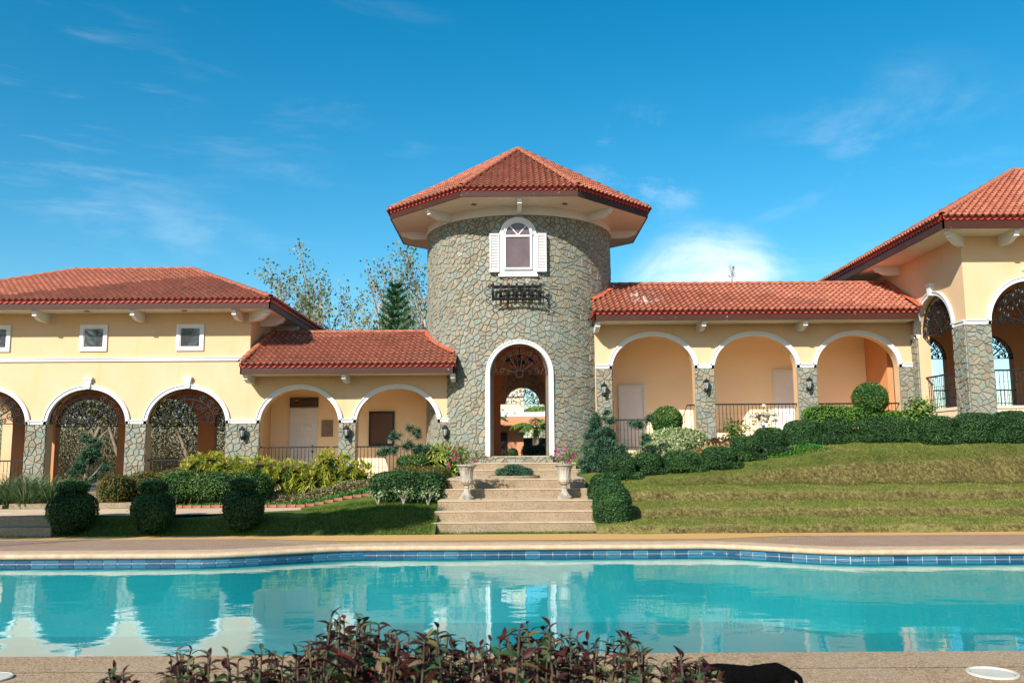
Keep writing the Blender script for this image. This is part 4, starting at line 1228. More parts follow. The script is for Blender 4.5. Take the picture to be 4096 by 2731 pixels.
# panelled door
def panel_door(parent, x0, x1, z0, z1, y, panels=True, knob=True):
    m = MB()
    for (a, b, c, d) in ((x0 - 0.07, x0, z0, z1 + 0.07), (x1, x1 + 0.07, z0, z1 + 0.07), (x0, x1, z1, z1 + 0.07)): m.box(a, b, y - 0.06, y + 0.01, c, d)
    m.build('door_frame', WHITE, parent)
    m = MB(); m.box(x0 + 0.003, x1 - 0.003, y - 0.035, y + 0.01, z0, z1 - 0.003)
    door = m.build('door', 'door_paint', parent)
    if panels:
        w = x1 - x0; h = z1 - z0
        for (fa, fb, ga, gb) in ((0.14, 0.45, 0.05, 0.30), (0.55, 0.86, 0.05, 0.30), (0.14, 0.45, 0.345, 0.62), (0.55, 0.86, 0.345, 0.62), (0.14, 0.45, 0.655, 0.78), (0.55, 0.86, 0.655, 0.78)):
            a, b, c, d = x0 + fa * w, x0 + fb * w, z0 + ga * h, z0 + gb * h
            m = MB()
            for q in ((a, b, c, c + 0.018), (a, b, d - 0.018, d), (a, a + 0.018, c + 0.018, d - 0.018), (b - 0.018, b, c + 0.018, d - 0.018)): m.box(q[0], q[1], y - 0.050, y - 0.034, q[2], q[3])
            m.bevbox(a + 0.04, b - 0.04, y - 0.047, y - 0.034, c + 0.04, d - 0.04, 0.006)
            m.build('panel', 'door_paint', door)
        cx, cz, r = (x0 + x1) / 2, z0 + 0.81 * h, 0.36 * w
        for k in range(4):
            a0, a1 = math.pi * (k + 0.12) / 4, math.pi * (k + 0.88) / 4
            poly = [(cx + r * 0.28 * math.cos(a0), cz + r * 0.28 * math.sin(a0))] + [(cx + r * math.cos(a0 + (a1 - a0) * i / 5), cz + r * math.sin(a0 + (a1 - a0) * i / 5)) for i in range(6)] + [(cx + r * 0.28 * math.cos(a1), cz + r * 0.28 * math.sin(a1))]
            m = MB(); m.prism(poly, flat_map(y), -0.050, -0.034); fix_normals(m.build('panel', 'door_paint', door))
    if knob:
        for zk in (0.44, 0.36):
            m = MB(); m.tube([(x1 - 0.075, y - 0.036, z0 + zk * (z1 - z0)), (x1 - 0.075, y - 0.06, z0 + zk * (z1 - z0)), (x1 - 0.075, y - 0.10, z0 + zk * (z1 - z0))], 0.036, 10)
            m.build('knob', 'brass', door)
    return door
panel_door(LA, -7.44, -6.64, 1.01, 3.17, 29.5)
# roof: front slope up to the ridge, rear slope behind; cut round the tower
def outside_tower(p, pad=0.06): return math.hypot(p.x - TCX, p.y - TCY) > TR + pad
def gable_roof(parent, x0, x1, xr0, xr1, y0, yr, y1, ze, zr, keep, seed, mask):
    A, B, F, E = (x0, y0, ze), (x1, y0, ze), (xr1, yr, zr), (xr0, yr, zr); C, D = (x1, y1, ze), (x0, y1, ze)
    dn = lambda p: (p[0], p[1], p[2] - 0.03)
    m = MB(); m.add([dn(p) for p in (A, B, C, D, E, F)], [(0, 1, 5, 4), (2, 3, 4, 5)])
    roof = m.build('roof', 'roof_underlay', parent)
    roof_tiles(roof, [(A, B, F, E), (C, D, E, F)], keep, mask, seed)
    ridge_run(roof, E, F)
    return roof
m = MB()
roof = gable_roof(LA, -8.17, -1.70, -7.90, -1.70, 26.02, 28.5, 31.0, 4.40, 5.64, 300, 12, outside_tower)
ridge_run(roof, (-8.15, 26.0, 4.42), (-7.88, 28.5, 5.66))
eave_run(LA, (-8.17, 26.02), (-1.74, 26.02), (0, -1), 4.40, 0.31)
eave_run(LA, (-1.74, 26.02), (-1.74, 26.80), (1, 0), 4.40, 0.31)
eave_run(LA, (-8.17, 26.98), (-8.17, 26.02), (-1, 0), 4.40, 0.31)
slab_part('soffit', 'soffit_paint', LA, -8.13, -1.78, 26.06, FY - 0.003, 4.10, 4.12)
for x in (-8.05, -5.09, -1.80): bracket(LA, (x, FY, 4.10), (0, -1), 0.86, 0.24)
def roof_flashing(parent, a0, a1, zf, w=0.16):
    """red flashing that follows the tower where the roof dies into it"""
    m = MB(); n = 28
    for k in range(n):
        q = []
        for i in (k, k + 1):
            a = a0 + (a1 - a0) * i / n
            for rr, dz in ((TR + 0.03, 0.10), (TR + w, 0.075)):
                x, y = TCX + rr * math.sin(a), TCY - rr * math.cos(a); q.append((x, y, zf(y) + dz))
        m.add([q[0], q[1], q[3], q[2]], [(0, 1, 2, 3)])
    return m.build('roof_flashing', 'flashing_red', parent, smooth=True)
la_z = lambda y: 4.40 + (min(y, 28.5) - 26.02) / 2.48 * 1.24
roof_flashing(LA, -R(40), -R(80), la_z)

# ------------------------------------------------------------------ right arcade
RA = thing('raised_arcade', 'raised yellow arcade with three arches and red tiled roof, right of tower', 'arcade', (7.5, 27, 2.2))
RA_AR = [(4.39, 1.28, 4.28, 1.02), (7.57, 1.28, 4.28, 1.02), (10.75, 1.28, 4.28, 1.02)]
arch_wall(fl, 2.58, 12.50, 1.70, 5.68, WT, RA_AR).build('front_wall', 'stucco_yellow', RA)
slab_part('base', 'stucco_peach', RA, 2.7, 5.64, FY + 0.006, 30.5, 0.4, 1.76)
slab_part('base', 'stucco_peach', RA, 5.645, 12.5, FY + 0.008, 30.5, 0.4, 2.27)
slab_part('back_wall', 'stucco_peach', RA, 2.0, 12.5, 29.5, 29.7, 1.7, 6.0)
slab_part('ceiling', 'stucco_peach', RA, 2.6, 12.49, FY + WT + 0.002, 29.498, 5.58, 5.66)
slab_part('end_wall', 'stucco_umber', RA, 12.02, 12.2, 27.8, 29.49, 2.27, 5.57)
for (cx, hw, sp_, ri) in RA_AR: arch_trim(RA, fl, cx, hw, sp_, ri)
for k, (a, b, zb) in enumerate([(2.60, 3.11, 1.5), (5.67, 6.29, 1.72), (8.85, 9.47, 2.0), (12.03, 12.49, 2.1)]):
    impost(RA, fl, a, b, 4.28, 4.405); stone_pier(RA, fl, a + 0.002, b - 0.002, zb, 4.278, 80 + k)
railing(RA, fl, 3.12, 5.26, 1.78, 0.94, 0.10); railing(RA, fl, 5.26, 5.42, 1.80, 0.94, 0.10, z1=2.20); railing(RA, fl, 5.42, 5.66, 2.22, 0.94, 0.10)
railing(RA, fl, 6.30, 8.84, 2.28, 0.90, 0.10); railing(RA, fl, 9.48, 12.02, 2.28, 0.90, 0.10)
panel_door(RA, 3.66, 4.42, 1.77, 3.89, 29.5, False, False); panel_door(RA, 8.90, 9.66, 2.28, 4.37, 29.5, False, True)
roof = gable_roof(RA, 2.46, 12.30, 2.46, 12.48, 26.02, 28.5, 31.0, 5.95, 7.19, 300, 13, outside_tower)
eave_run(RA, (2.50, 26.02), (12.30, 26.02), (0, -1), 5.95, 0.31)
eave_run(RA, (2.50, 27.0), (2.50, 26.02), (-1, 0), 5.95, 0.31)
slab_part('soffit', 'soffit_paint', RA, 2.54, 12.3, 26.06, FY - 0.003, 5.65, 5.67)
for x in (2.62, 5.84, 8.93): bracket(RA, (x, FY, 5.65), (0, -1), 0.86, 0.26)
ra_z = lambda y: 5.95 + (min(y, 28.5) - 26.02) / 2.48 * 1.24
roof_flashing(RA, R(46), R(80), ra_z)
m = MB(); pr_ = [(12.30, 26.0, 6.03), (12.46, 26.0, 6.06), (12.46, 28.5, 7.34), (12.30, 28.5, 7.31)]; m.add(pr_, [(0, 1, 2, 3)]); m.build('roof_flashing', 'flashing_red', RA)

# ------------------------------------------------------------------ right pavilion
RP = thing('corner_pavilion', 'tall yellow pavilion with open arches and hipped tile roof, far right', 'pavilion', (15, 24, 2.6))
PY, PX = 23.70, 12.50
fp = flat_map(PY); fs = side_map(PX)
P_AR = [(14.26, 1.10, 5.13, 1.20), (17.2, 1.10, 5.13, 1.20), (20.1, 1.1, 5.13, 1.2)]
arch_wall(fp, PX, 22.0, 2.55, 7.66, WT, P_AR).build('front_wall', 'stucco_yellow', RP)
S_AR = [(25.50, 1.08, 5.13, 1.12)]
arch_wall(fs, PY + WT + 0.002, 31.4, 2.55, 7.655, WT, S_AR).build('side_wall', 'stucco_yellow', RP)
slab_part('corner_wall', 'stucco_yellow', RP, PX + 0.002, PX + WT, PY + 0.002, PY + WT + 0.001, 2.55, 7.65)
fpb = lambda s, d, z: (s, 31.4 - d, z)
B_AR = [(14.75, 0.85, 4.95, 0.85), (17.15, 0.85, 4.95, 0.85), (19.6, 0.85, 4.95, 0.85)]
arch_wall(fpb, PX + WT, 22.0, 2.75, 7.65, 0.3, B_AR).build('rear_wall', 'stucco_umber', RP)
slab_part('plinth', 'stucco_peach', RP, PX + 0.03, 22, PY + 0.03, 31.3, 1.0, 2.80)
slab_part('floor', 'floor_tile', RP, PX + 0.05, 22, PY + 0.05, 31.3, 2.802, 2.83)
slab_part('ceiling', 'stucco_umber', RP, PX + WT, 22, PY + WT, 31.1, 6.75, 6.85)
for (cx, hw, sp_, ri) in B_AR:
    fan_grille(RP, lambda s, d, z: (s, 31.1 + d, z), cx, hw, sp_, ri, 0.0, 0.018)
    railing(RP, lambda s, d, z: (s, 31.05 + d, z), cx - hw, cx + hw, 2.84, 1.0, 0.0)
for (cx, hw, sp_, ri) in P_AR[:2]:
    arch_trim(RP, fp, cx, hw, sp_, ri); keystone(RP, fp, cx, sp_ + ri + 0.02)
    fan_grille(RP, fp, cx, hw, sp_ + 0.02, ri - 0.02, 0.16, 0.017)
    slab_part('parapet', 'stucco_peach', RP, cx - hw + 0.002, cx + hw - 0.002, PY + 0.05, PY + 0.3, 2.56, 2.90)
    railing(RP, fp, cx - hw, cx + hw, 2.90, 1.0, 0.18)
(cx, hw, sp_, ri) = S_AR[0]
arch_trim(RP, fs, cx, hw, sp_, ri); keystone(RP, fs, cx, sp_ + ri + 0.02)
fan_grille(RP, fs, cx, hw, sp_ + 0.02, ri - 0.02, 0.16, 0.022)
slab_part('parapet', 'stucco_peach', RP, PX + 0.05, PX + 0.3, cx - hw + 0.002, cx + hw - 0.002, 2.56, 2.92)
railing(RP, fs, cx - hw, cx + hw, 2.92, 1.0, 0.18)
for k, (a, b) in enumerate([(PX - 0.03, 13.16), (15.36, 16.1)]):
    impost(RP, fp, a, b, 5.13, 5.26); stone_pier(RP, fp, a + 0.002, b - 0.002, 2.35, 5.128, 100 + k)
impost(RP, fs, PY + 0.03, 24.42, 5.13, 5.26); stone_pier(RP, fs, PY + 0.002, 24.418, 2.35, 5.128, 110)
impost(RP, fs, 26.58, 27.0, 5.13, 5.26); stone_pier(RP, fs, 26.582, 26.99, 2.20, 5.128, 111)
hip_roof(RP, 11.55, 23.0, 22.72, 32.4, 7.93, 0.575, 300, 14, drop=0.34)
for x in (13.6, 16.4): bracket(RP, (x, PY, 7.602), (0, -1), 0.86)
bracket(RP, (PX + 0.05, PY + 0.05, 7.602), (-1, -1), 1.1)
for y in (27.6, 30.0): bracket(RP, (PX, y, 7.602), (-1, 0), 0.8)

# ------------------------------------------------------------------ tower
TW = thing('stone_tower', 'round stone-clad tower with octagonal red tile roof and arched doorway', 'tower', (TCX, TCY, 1.4))
ft = cyl_map(TCX, TCY, TR)
DOOR = (-0.03, 0.905, 4.06, 0.90)
arch_wall(ft, -TR * math.pi / 2, TR * math.pi / 2, 0.4, 8.96, 0.34, [(DOOR[0], DOOR[1], DOOR[2], DOOR[3], 1.6)], step=0.25).build('wall', 'mortar', TW)
ftb = cyl_map(TCX, TCY, TR, -1)
arch_wall(ftb, -TR * math.pi / 2, TR * math.pi / 2, 0.4, 8.96, 0.34, [(0.15, 0.92, 3.95, 0.90, 1.6)], step=0.25).build('wall', 'stucco_umber', TW)
# lining of the round hall
m = MB(); n = 60
for k in range(n):
    a0, a1 = [-math.pi / 2 + math.pi * i / n for i in (k, k + 1)]
    if abs((a0 + a1) / 2) * TR < 0.93: zlo = 4.9
    else: zlo = 1.6
    rr = TR - 0.345
    m.add([(TCX + rr * math.sin(a), TCY - rr * math.cos(a), z) for a, z in ((a0, zlo), (a1, zlo), (a1, 5.6), (a0, 5.6))], [(0, 1, 2, 3)])
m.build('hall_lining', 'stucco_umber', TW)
m = MB(); m.lathe([(TR - 0.33, 5.5), (TR - 0.33, 5.6)], 40, (TCX, TCY, 0)); m.build('hall_ceiling', 'stucco_umber', TW)
m = MB(); m.lathe([(TR - 0.05, 0.45), (TR - 0.05, 1.605)], 48, (TCX, TCY, 0)); m.build('hall_floor', 'stucco_peach', TW)
# stone skin: keep clear of the doorway and the window
WCX, WZ0, WZS, WHW = -0.05, 7.10, 8.27, 0.57
def push_out(p):
    s, z = p
    dx = s - DOOR[0]; hw = DOOR[1] + 0.06
    if z < DOOR[2]:
        if abs(dx) < hw and z > 1.38: s = DOOR[0] + math.copysign(hw, dx)
    else:
        rr = math.hypot(dx, z - DOOR[2])
        if rr < hw:
            k = hw / max(rr, 1e-6); s = DOOR[0] + dx * k; z = DOOR[2] + (z - DOOR[2]) * k
    return (s, z)
def cell_ok(c):
    cx, cz = sum(p[0] for p in c) / len(c), sum(p[1] for p in c) / len(c)
    if abs(cx - DOOR[0]) < DOOR[1] and 1.42 < cz < DOOR[2]: return False
    if cz >= DOOR[2] and math.hypot(cx - DOOR[0], cz - DOOR[2]) < DOOR[1]: return False
    if abs(cx - WCX) < 0.42 and 7.2 < cz < 8.6: return False
    return True
cells = []
for c in voronoi_cells(-TR * math.pi / 2, TR * math.pi / 2, 1.40, 8.94, 0.166, 5):
    if cell_ok(c):
        c = [push_out(p) for p in c]
        if len(c) >= 3 and poly_area(c) > 0.005: cells.append(c)
stone_parts(TW, ft, cells, 6, keep=300, score=lambda c: poly_area(c) * math.cos(min(1.5, abs(sum(p[0] for p in c) / len(c)) / TR)))
arch_trim(TW, ft, DOOR[0], DOOR[1], DOOR[2], DOOR[3], w=0.115, proud=0.05, legs=1.605, name='door_trim')
fan_grille(TW, ft, DOOR[0], DOOR[1], DOOR[2] - 0.02, DOOR[3], 0.12, 0.0065, mat='iron_rusty')
fan_grille(TW, ftb, 0.15, 0.92, 3.93, 0.90, 0.12, 0.0065, mat='iron_rusty')
# threshold
m = MB(); m.box(-0.78, 1.20, 25.93, 26.35, 1.405, 1.60); th = m.build('threshold', 'mortar', TW)
stone_parts(th, flat_map(25.93), voronoi_cells(-0.78, 1.20, 1.405, 1.60, 0.2, 9), 9)
# white collar under the eaves
m = MB(); rr = TR + 0.06; n = 64; vs = []
for k in range(n):
    a = 2 * math.pi * k / n
    for r_, z in ((TR - 0.3, 8.935), (rr, 8.935), (rr, 9.22)): vs.append((TCX + r_ * math.sin(a), TCY - r_ * math.cos(a), z))
m.add(vs, [(k * 3 + j, ((k + 1) % n) * 3 + j, ((k + 1) % n) * 3 + j + 1, k * 3 + j + 1) for k in range(n) for j in range(2)])
m.build('collar', 'band_paint', TW, smooth=False)
# octagonal roof
AP = 4.16; ZE, ZA = 9.50, 12.10
oc = [(TCX + AP / math.cos(R(22.5)) * math.sin(R(22.5 + 45 * k)), TCY - AP / math.cos(R(22.5)) * math.cos(R(22.5 + 45 * k))) for k in range(8)]
m = MB(); m.add([(x, y, ZE - 0.03) for x, y in oc] + [(TCX, TCY, ZA - 0.03)], [(k, (k + 1) % 8, 8) for k in range(8)])
roof = m.build('roof', 'roof_underlay', TW)
roof_tiles(roof, [((*oc[k - 1], ZE), (*oc[k], ZE), (TCX, TCY, ZA)) for k in range(8)], 300, None, 15)
for k in range(8): ridge_run(roof, (*oc[k], ZE + 0.01), (TCX, TCY, ZA + 0.01))
for k in range(8):
    a, b = oc[k - 1], oc[k]; mx_, my_ = (a[0] + b[0]) / 2 - TCX, (a[1] + b[1]) / 2 - TCY
    eave_run(TW, a, b, (mx_, my_), ZE, 0.30)
m = MB()
ins = [(TCX + (x - TCX) * 0.99, TCY + (y - TCY) * 0.99) for x, y in oc]
m.add([(x, y, 9.205) for x, y in ins] + [(x, y, 9.225) for x, y in ins], [tuple(range(8))[::-1], tuple(range(8, 16))]); m.build('soffit', 'soffit_paint', TW)
for k in range(8):
    a = R(45 * k); o = (math.sin(a), -math.cos(a))
    bracket(TW, (TCX + o[0] * (TR + 0.04), TCY + o[1] * (TR + 0.04), 9.206), o, 0.92, 0.26)
for a in (-22.5, 22.5):
    downlight(TW, TCX + 3.62 * math.sin(R(a)), TCY - 3.62 * math.cos(R(a)), 9.203)
# arched window with louvred shutters, standing flat against the curve
WY = TCY - TR - 0.05; wfn = flat_map(WY)
m = MB()
zs, zb = 8.30, 7.09; ho, hi = 0.565, 0.405; cxw = 0.20
outer = [(cxw - ho, zb)] + arch_points(cxw, ho, zs, ho, 24) + [(cxw + ho, zb)]
m.prism(outer, wfn, 0.0, 0.17)
win = fix_normals(m.build('window', WHITE, TW))
for (a, b, c, d, p0, nm) in ((cxw - hi - 0.03, cxw - hi + 0.04, zb + 0.12, zs, 0.06, 'j'), (cxw + hi - 0.04, cxw + hi + 0.03, zb + 0.12, zs, 0.06, 'j'), (cxw - hi + 0.04, cxw + hi - 0.04, zb + 0.12, zb + 0.19, 0.06, 'j'), (cxw - hi + 0.04, cxw + hi - 0.04, zs - 0.075, zs - 0.01, 0.06, 'j')):
    m = MB(); m.bevbox(a, b, WY - p0, WY + 0.01, c, d, 0.008); m.build('sash', WHITE, win)
m = MB(); m.prism([(cxw - hi + 0.035, zb + 0.18), (cxw + hi - 0.035, zb + 0.18), (cxw + hi - 0.035, zs - 0.06), (cxw - hi + 0.035, zs - 0.06)], wfn, -0.015, 0.01); fix_normals(m.build('pane', 'window_film', win))
m = MB(); m.prism(arch_points(cxw, hi - 0.03, zs, hi - 0.03, 20), wfn, -0.015, 0.01); fix_normals(m.build('pane', 'window_film', win))
arch_trim(win, wfn, cxw, hi - 0.03, zs, hi - 0.03, w=0.07, proud=0.05, name='sash_arch')
for sg in (-1, 1):
    m = MB(); e = (cxw + sg * 0.24, zs + 0.27)
    dx, dz = sg * 0.24, 0.27; L = math.hypot(dx, dz); nx_, nz_ = -dz / L * 0.016, dx / L * 0.016
    m.prism([(cxw + nx_, zs - 0.01 + nz_), (cxw - nx_, zs - 0.01 - nz_), (e[0] - nx_, e[1] - nz_), (e[0] + nx_, e[1] + nz_)], wfn, -0.035, 0.0); fix_normals(m.build('glazing_bar', WHITE, win))
slab_part('sill', WHITE, win, cxw - 0.60, cxw + 0.60, WY - 0.035, WY + 0.15, zb - 0.09, zb - 0.002, 0.008)
for sg in (-1, 1):
    a, b = sorted((cxw + sg * (ho + 0.005), cxw + sg * 0.865)); c, d = 7.15, 8.34
    m = MB()
    for q in ((a, a + 0.035, c, d), (b - 0.035, b, c, d), (a + 0.035, b - 0.035, c, c + 0.06), (a + 0.035, b - 0.035, d - 0.06, d)): m.box(q[0], q[1], WY - 0.045, WY + 0.12, q[2], q[3])
    sh = m.build('shutter', WHITE, TW)
    k = 22
    for i in range(k):
        z = c + 0.065 + (d - c - 0.13) * i / k; h = (d - c - 0.13) / k
        m = MB(); m.add([(a + 0.035, WY - 0.034, z + 0.001), (b - 0.035, WY - 0.034, z + 0.001), (b - 0.035, WY + 0.0, z + h * 0.93), (a + 0.035, WY + 0.0, z + h * 0.93), (a + 0.035, WY - 0.034, z + 0.009), (b - 0.035, WY - 0.034, z + 0.009)], [(0, 1, 5, 4), (4, 5, 2, 3)])
        m.build('slat', WHITE, sh)
    m = MB(); m.box(a + 0.035, b - 0.035, WY + 0.002, WY + 0.1, c + 0.06, d - 0.06); m.build('backing', WHITE, sh)

# ================================================================== FIXTURES
def lantern(x, y, z, label):
    """wall lantern: back plate, curled arm, six-sided cage with glass, cap and finial"""
    o = thing('wall_lantern', label, 'lantern', (x, y, z - 0.22), 'lanterns on the stone piers')
    yl = y - 0.17
    m = MB(); m.lathe([(0.02, -0.21), (0.05, -0.19), (0.055, -0.10), (0.02, -0.08)], 10, (x, y - 0.02, z + 0.02)); m.build('back_plate', 'iron', o)
    m = MB(); m.tube([(x, y - 0.03, z - 0.13), (x, y - 0.09, z - 0.17), (x, yl, z - 0.165), (x, yl, z - 0.13)], 0.012, 6)
    m.lathe([(0.012, -0.20), (0.04, -0.17), (0.055, -0.13), (0.045, -0.105), (0.06, -0.095), (0.06, -0.085)], 8, (x, yl, z)); m.build('arm', 'iron', o)
    m = MB(); m.lathe([(0.052, -0.085), (0.082, 0.10)], 6, (x, yl, z)); m.build('glass', 'lantern_glass', o)
    m = MB()
    for k in range(6):
        a = math.pi * k / 3
        m.tube([(x + 0.056 * math.cos(a), yl + 0.056 * math.sin(a), z - 0.088), (x + 0.088 * math.cos(a), yl + 0.088 * math.sin(a), z + 0.105)], 0.006, 4)
    m.lathe([(0.088, 0.095), (0.098, 0.10), (0.098, 0.112), (0.085, 0.115)], 6, (x, yl, z)); m.build('cage', 'iron', o)
    m = MB(); m.lathe([(0.108, 0.112), (0.110, 0.120), (0.075, 0.165), (0.035, 0.195), (0.016, 0.205), (0.02, 0.22), (0.008, 0.24), (0.004, 0.265)], 6, (x, yl, z)); m.build('cap', 'iron', o)
    m = MB(); m.lathe([(0.018, -0.08), (0.018, 0.02), (0.012, 0.06)], 8, (x, yl, z)); m.build('candle', 'bulb', o)
    return o
LY = 26.95
lantern(-8.28, LY, 2.34, 'black wall lantern on widest stone pier under yellow house')
lantern(-5.09, LY, 2.35, 'black wall lantern between the two low arches left of tower')
lantern(-2.07, LY, 2.34, 'black wall lantern on narrow pier touching left side of tower')
lantern(2.83, LY, 3.61, 'black wall lantern on narrow pier touching right side of tower')
lantern(5.99, LY, 3.72, 'black wall lantern on pier between first and second raised arches')
lantern(9.16, LY, 3.74, 'black wall lantern on pier between second and third raised arches')

# sign over the panelled door
sg = thing('door_sign', 'dark brown name board with black lettering above the white panelled door', 'sign', (-7.04, 29.46, 3.3))
slab_part('board', 'board_dark', sg, -7.50, -6.58, 29.455, 29.495, 3.30, 3.58)
m = MB()
for q in ((-7.52, -6.56, 3.28, 3.302), (-7.52, -6.56, 3.578, 3.60), (-7.52, -7.498, 3.302, 3.578), (-6.582, -6.56, 3.302, 3.578)): m.box(q[0], q[1], 29.44, 29.495, q[2], q[3])
m.build('frame', 'board_frame', sg)
for i, tx in enumerate(('HOMEOWNERS', 'ASSOCIATION')):
    cu = bpy.data.curves.new('lettering', 'FONT'); cu.body = tx; cu.size = 0.105; cu.align_x = 'LEFT'; cu.extrude = 0.004; cu.materials.append(MATS['letter_dark'])
    tmp = bpy.data.objects.new('lettering', cu); COL.objects.link(tmp)
    me_ = bpy.data.meshes.new_from_object(tmp.evaluated_get(bpy.context.evaluated_depsgraph_get())); bpy.data.objects.remove(tmp)
    to = bpy.data.objects.new('lettering', me_); COL.objects.link(to); to.parent = sg
    to.location = Vector((-7.14, 29.449, 3.465 - 0.13 * i)) - WORLD_OFF[sg.name]; to.rotation_euler = (R(90), 0, 0); to.scale = (0.70, 1, 1)
m = MB(); m.prism(arch_points(-7.30, 0.055, 3.47, 0.055, 10), flat_map(29.455), -0.006, 0.0); fix_normals(m.build('sun_emblem', 'gold_paint', sg))
m = MB(); m.prism([(-7.42, 3.42), (-7.33, 3.47), (-7.27, 3.445), (-7.17, 3.42), (-7.28, 3.40)], flat_map(29.455), -0.010, 0.0); fix_normals(m.build('hill_emblem', 'letter_dark', sg))
pq = thing('notice_plate', 'blank brown plate on the peach wall right of panelled door', 'plate', (-6.25, 29.48, 2.3))
slab_part('plate', 'board_brown', pq, -6.44, -6.05, 29.475, 29.497, 2.28, 2.84, 0.004)
nb = thing('notice_board', 'large black-framed brown notice board on the peach wall', 'notice board', (-4.1, 29.47, 1.98))
slab_part('board', 'board_dark', nb, -4.78, -4.04, 29.47, 29.497, 2.02, 3.06)
m = MB()
for q in ((-4.84, -3.98, 1.96, 2.022), (-4.84, -3.98, 3.058, 3.12), (-4.84, -4.778, 2.022, 3.058), (-4.042, -3.98, 2.022, 3.058)): m.box(q[0], q[1], 29.45, 29.497, q[2], q[3])
m.build('frame', 'board_frame', nb)
slab_part('paper', 'door_paint', nb, -4.20, -4.06, 29.463, 29.469, 2.04, 2.16)

# wrought-iron flower basket below the tower window
bk = thing('flower_basket', 'black wrought-iron window basket with bowed straps on the tower wall', 'basket', (0.15, 25.9, 6.2))
WB = TCY - TR - 0.06
def bow(x, w=0.036):
    """one strap, bowed out from the wall"""
    m = MB(); n = 14; pts = []
    for i in range(n + 1):
        u = i / n; z = 6.72 - 0.46 * u
        pts.append((0.05 + 0.30 * (0.35 + 0.65 * math.sin(math.pi * min(1, 0.1 + u * 0.95)) ** 0.8) * (1 if u < 0.92 else 0.86), z))
    pts = [(0.20, 6.735), (0.24, 6.76), (0.275, 6.735)] + [(p[0], p[1]) for p in pts[1:]]
    for (a, az), (b, bz) in zip(pts[:-1], pts[1:]):
        q = [(x - w, WB - a, az), (x + w, WB - a, az), (x + w, WB - b, bz), (x - w, WB - b, bz)]
        q2 = [(p[0], p[1] + 0.012, p[2] - 0.004) for p in q]
        m.add(q + q2, [(0, 1, 2, 3), (7, 6, 5, 4), (0, 4, 5, 1), (2, 6, 7, 3), (0, 3, 7, 4), (1, 5, 6, 2)])
    return m.build('strap', 'iron', bk)
for i in range(7): bow(-0.56 + 1.42 * i / 6)
for (z, d, r_) in ((6.66, 0.26, 0.034), (6.28, 0.28, 0.036), (6.47, 0.33, 0.012), (6.28, 0.06, 0.02), (6.66, 0.04, 0.03)):
    m = MB(); m.tube([(-0.60, WB - d, z), (0.90, WB - d, z)], r_, 6); m.build('rail', 'iron', bk)
for i in range(13):
    x = -0.56 + 1.42 * i / 12
    m = MB(); m.tube([(x, WB - 0.06, 6.66), (x, WB - 0.06, 6.27)], 0.012, 4); m.tube([(x, WB - 0.06, 6.275), (x, WB - 0.28, 6.275)], 0.012, 4); m.build('bar', 'iron', bk)
for sgn, x in ((-1, -0.60), (1, 0.90)):
    m = MB(); y = WB - 0.2
    m.tube([(p[0], y, p[1]) for p in spiral(x + sgn * 0.06, 6.70, 0.065, 1.5, R(200), -sgn)], 0.014, 5)
    m.tube([(x + sgn * (0.02 + 0.20 * math.sin(math.pi * u_)), y, 6.62 - 0.30 * u_) for u_ in [i / 10 for i in range(11)]], 0.013, 5)
    m.tube([(x + sgn * (0.0 + 0.17 * math.sin(math.pi * u_)), y, 6.34 - 0.22 * u_) for u_ in [i / 10 for i in range(11)]], 0.013, 5)
    m.build('scroll', 'iron', bk)
for x in (-0.12, 0.52):
    m = MB(); m.tube([(x, WB + 0.0, 6.04), (x, WB - 0.14, 6.13), (x, WB - 0.16, 6.27)], 0.022, 6); m.build('bracket', 'iron', bk)

# chandelier in the round hall
ch = thing('chandelier', 'dark wrought-iron chandelier with bell shades inside the tower doorway', 'chandelier', (0.25, 28.6, 4.55))
m = MB(); m.tube([(0.25, 28.6, 5.5), (0.25, 28.6, 4.62)], 0.015, 6); m.lathe([(0.02, 4.52), (0.09, 4.60), (0.12, 4.68), (0.04, 4.80), (0.02, 4.95)], 12, (0.25, 28.6, 0)); m.build('stem', 'iron_rusty', ch)
for k in range(6):
    a = math.pi * k / 3 + 0.3; cx, cy = 0.25 + 0.42 * math.cos(a), 28.6 + 0.42 * math.sin(a)
    m = MB(); m.tube([(0.25, 28.6, 4.66), (0.25 + 0.2 * math.cos(a), 28.6 + 0.2 * math.sin(a), 4.58), (cx, cy, 4.70), (cx, cy, 4.76)], 0.013, 5); m.build('arm', 'iron_rusty', ch)
    m = MB(); m.lathe([(0.03, 4.84), (0.05, 4.80), (0.075, 4.72), (0.12, 4.64), (0.115, 4.64), (0.02, 4.80)], 10, (cx, cy, 0)); m.build('shade', 'iron_rusty', ch)

# ================================================================== BEHIND THE TOWER
pt = thing('garden_portal', 'dark brown arched screen wall seen through the tower doorway', 'portal', (0.4, 36, 0.42))
fpt = flat_map(36.0)
arch_wall(fpt, -3.0, 3.8, 3.70, 6.2, 0.3, [(0.43, 0.72, 3.701, 0.70)]).build('wall', 'stucco_umber', pt)
for x in (-2.6, 3.4): slab_part('post', 'stucco_umber', pt, x - 0.2, x + 0.2, 36.002, 36.29, 0.42, 3.69)
fan_grille(pt, fpt, 0.43, 0.72, 3.70, 0.69, 0.1, 0.009, mat='iron_rusty')
m = MB(); m.box(-3.0, 3.6, 31.9, 35.99, 6.2, 6.35); m.build('canopy', 'stucco_umber', pt)
m = MB(); m.box(-3.4, 4.2, 32.2, 46, 0.43, 1.56); m.build('terrace', 'floor_tile', pt)
hs = thing('courtyard_house', 'cream and orange house beyond the tower doorway', 'house', (-4, 46, 0.42))
slab_part('upper_wall', 'stucco_cream', hs, -9, 0.61, 46.2, 52, 3.78, 8.0)
slab_part('cornice', WHITE, hs, -9, 0.66, 46.1, 46.25, 4.66, 4.82)
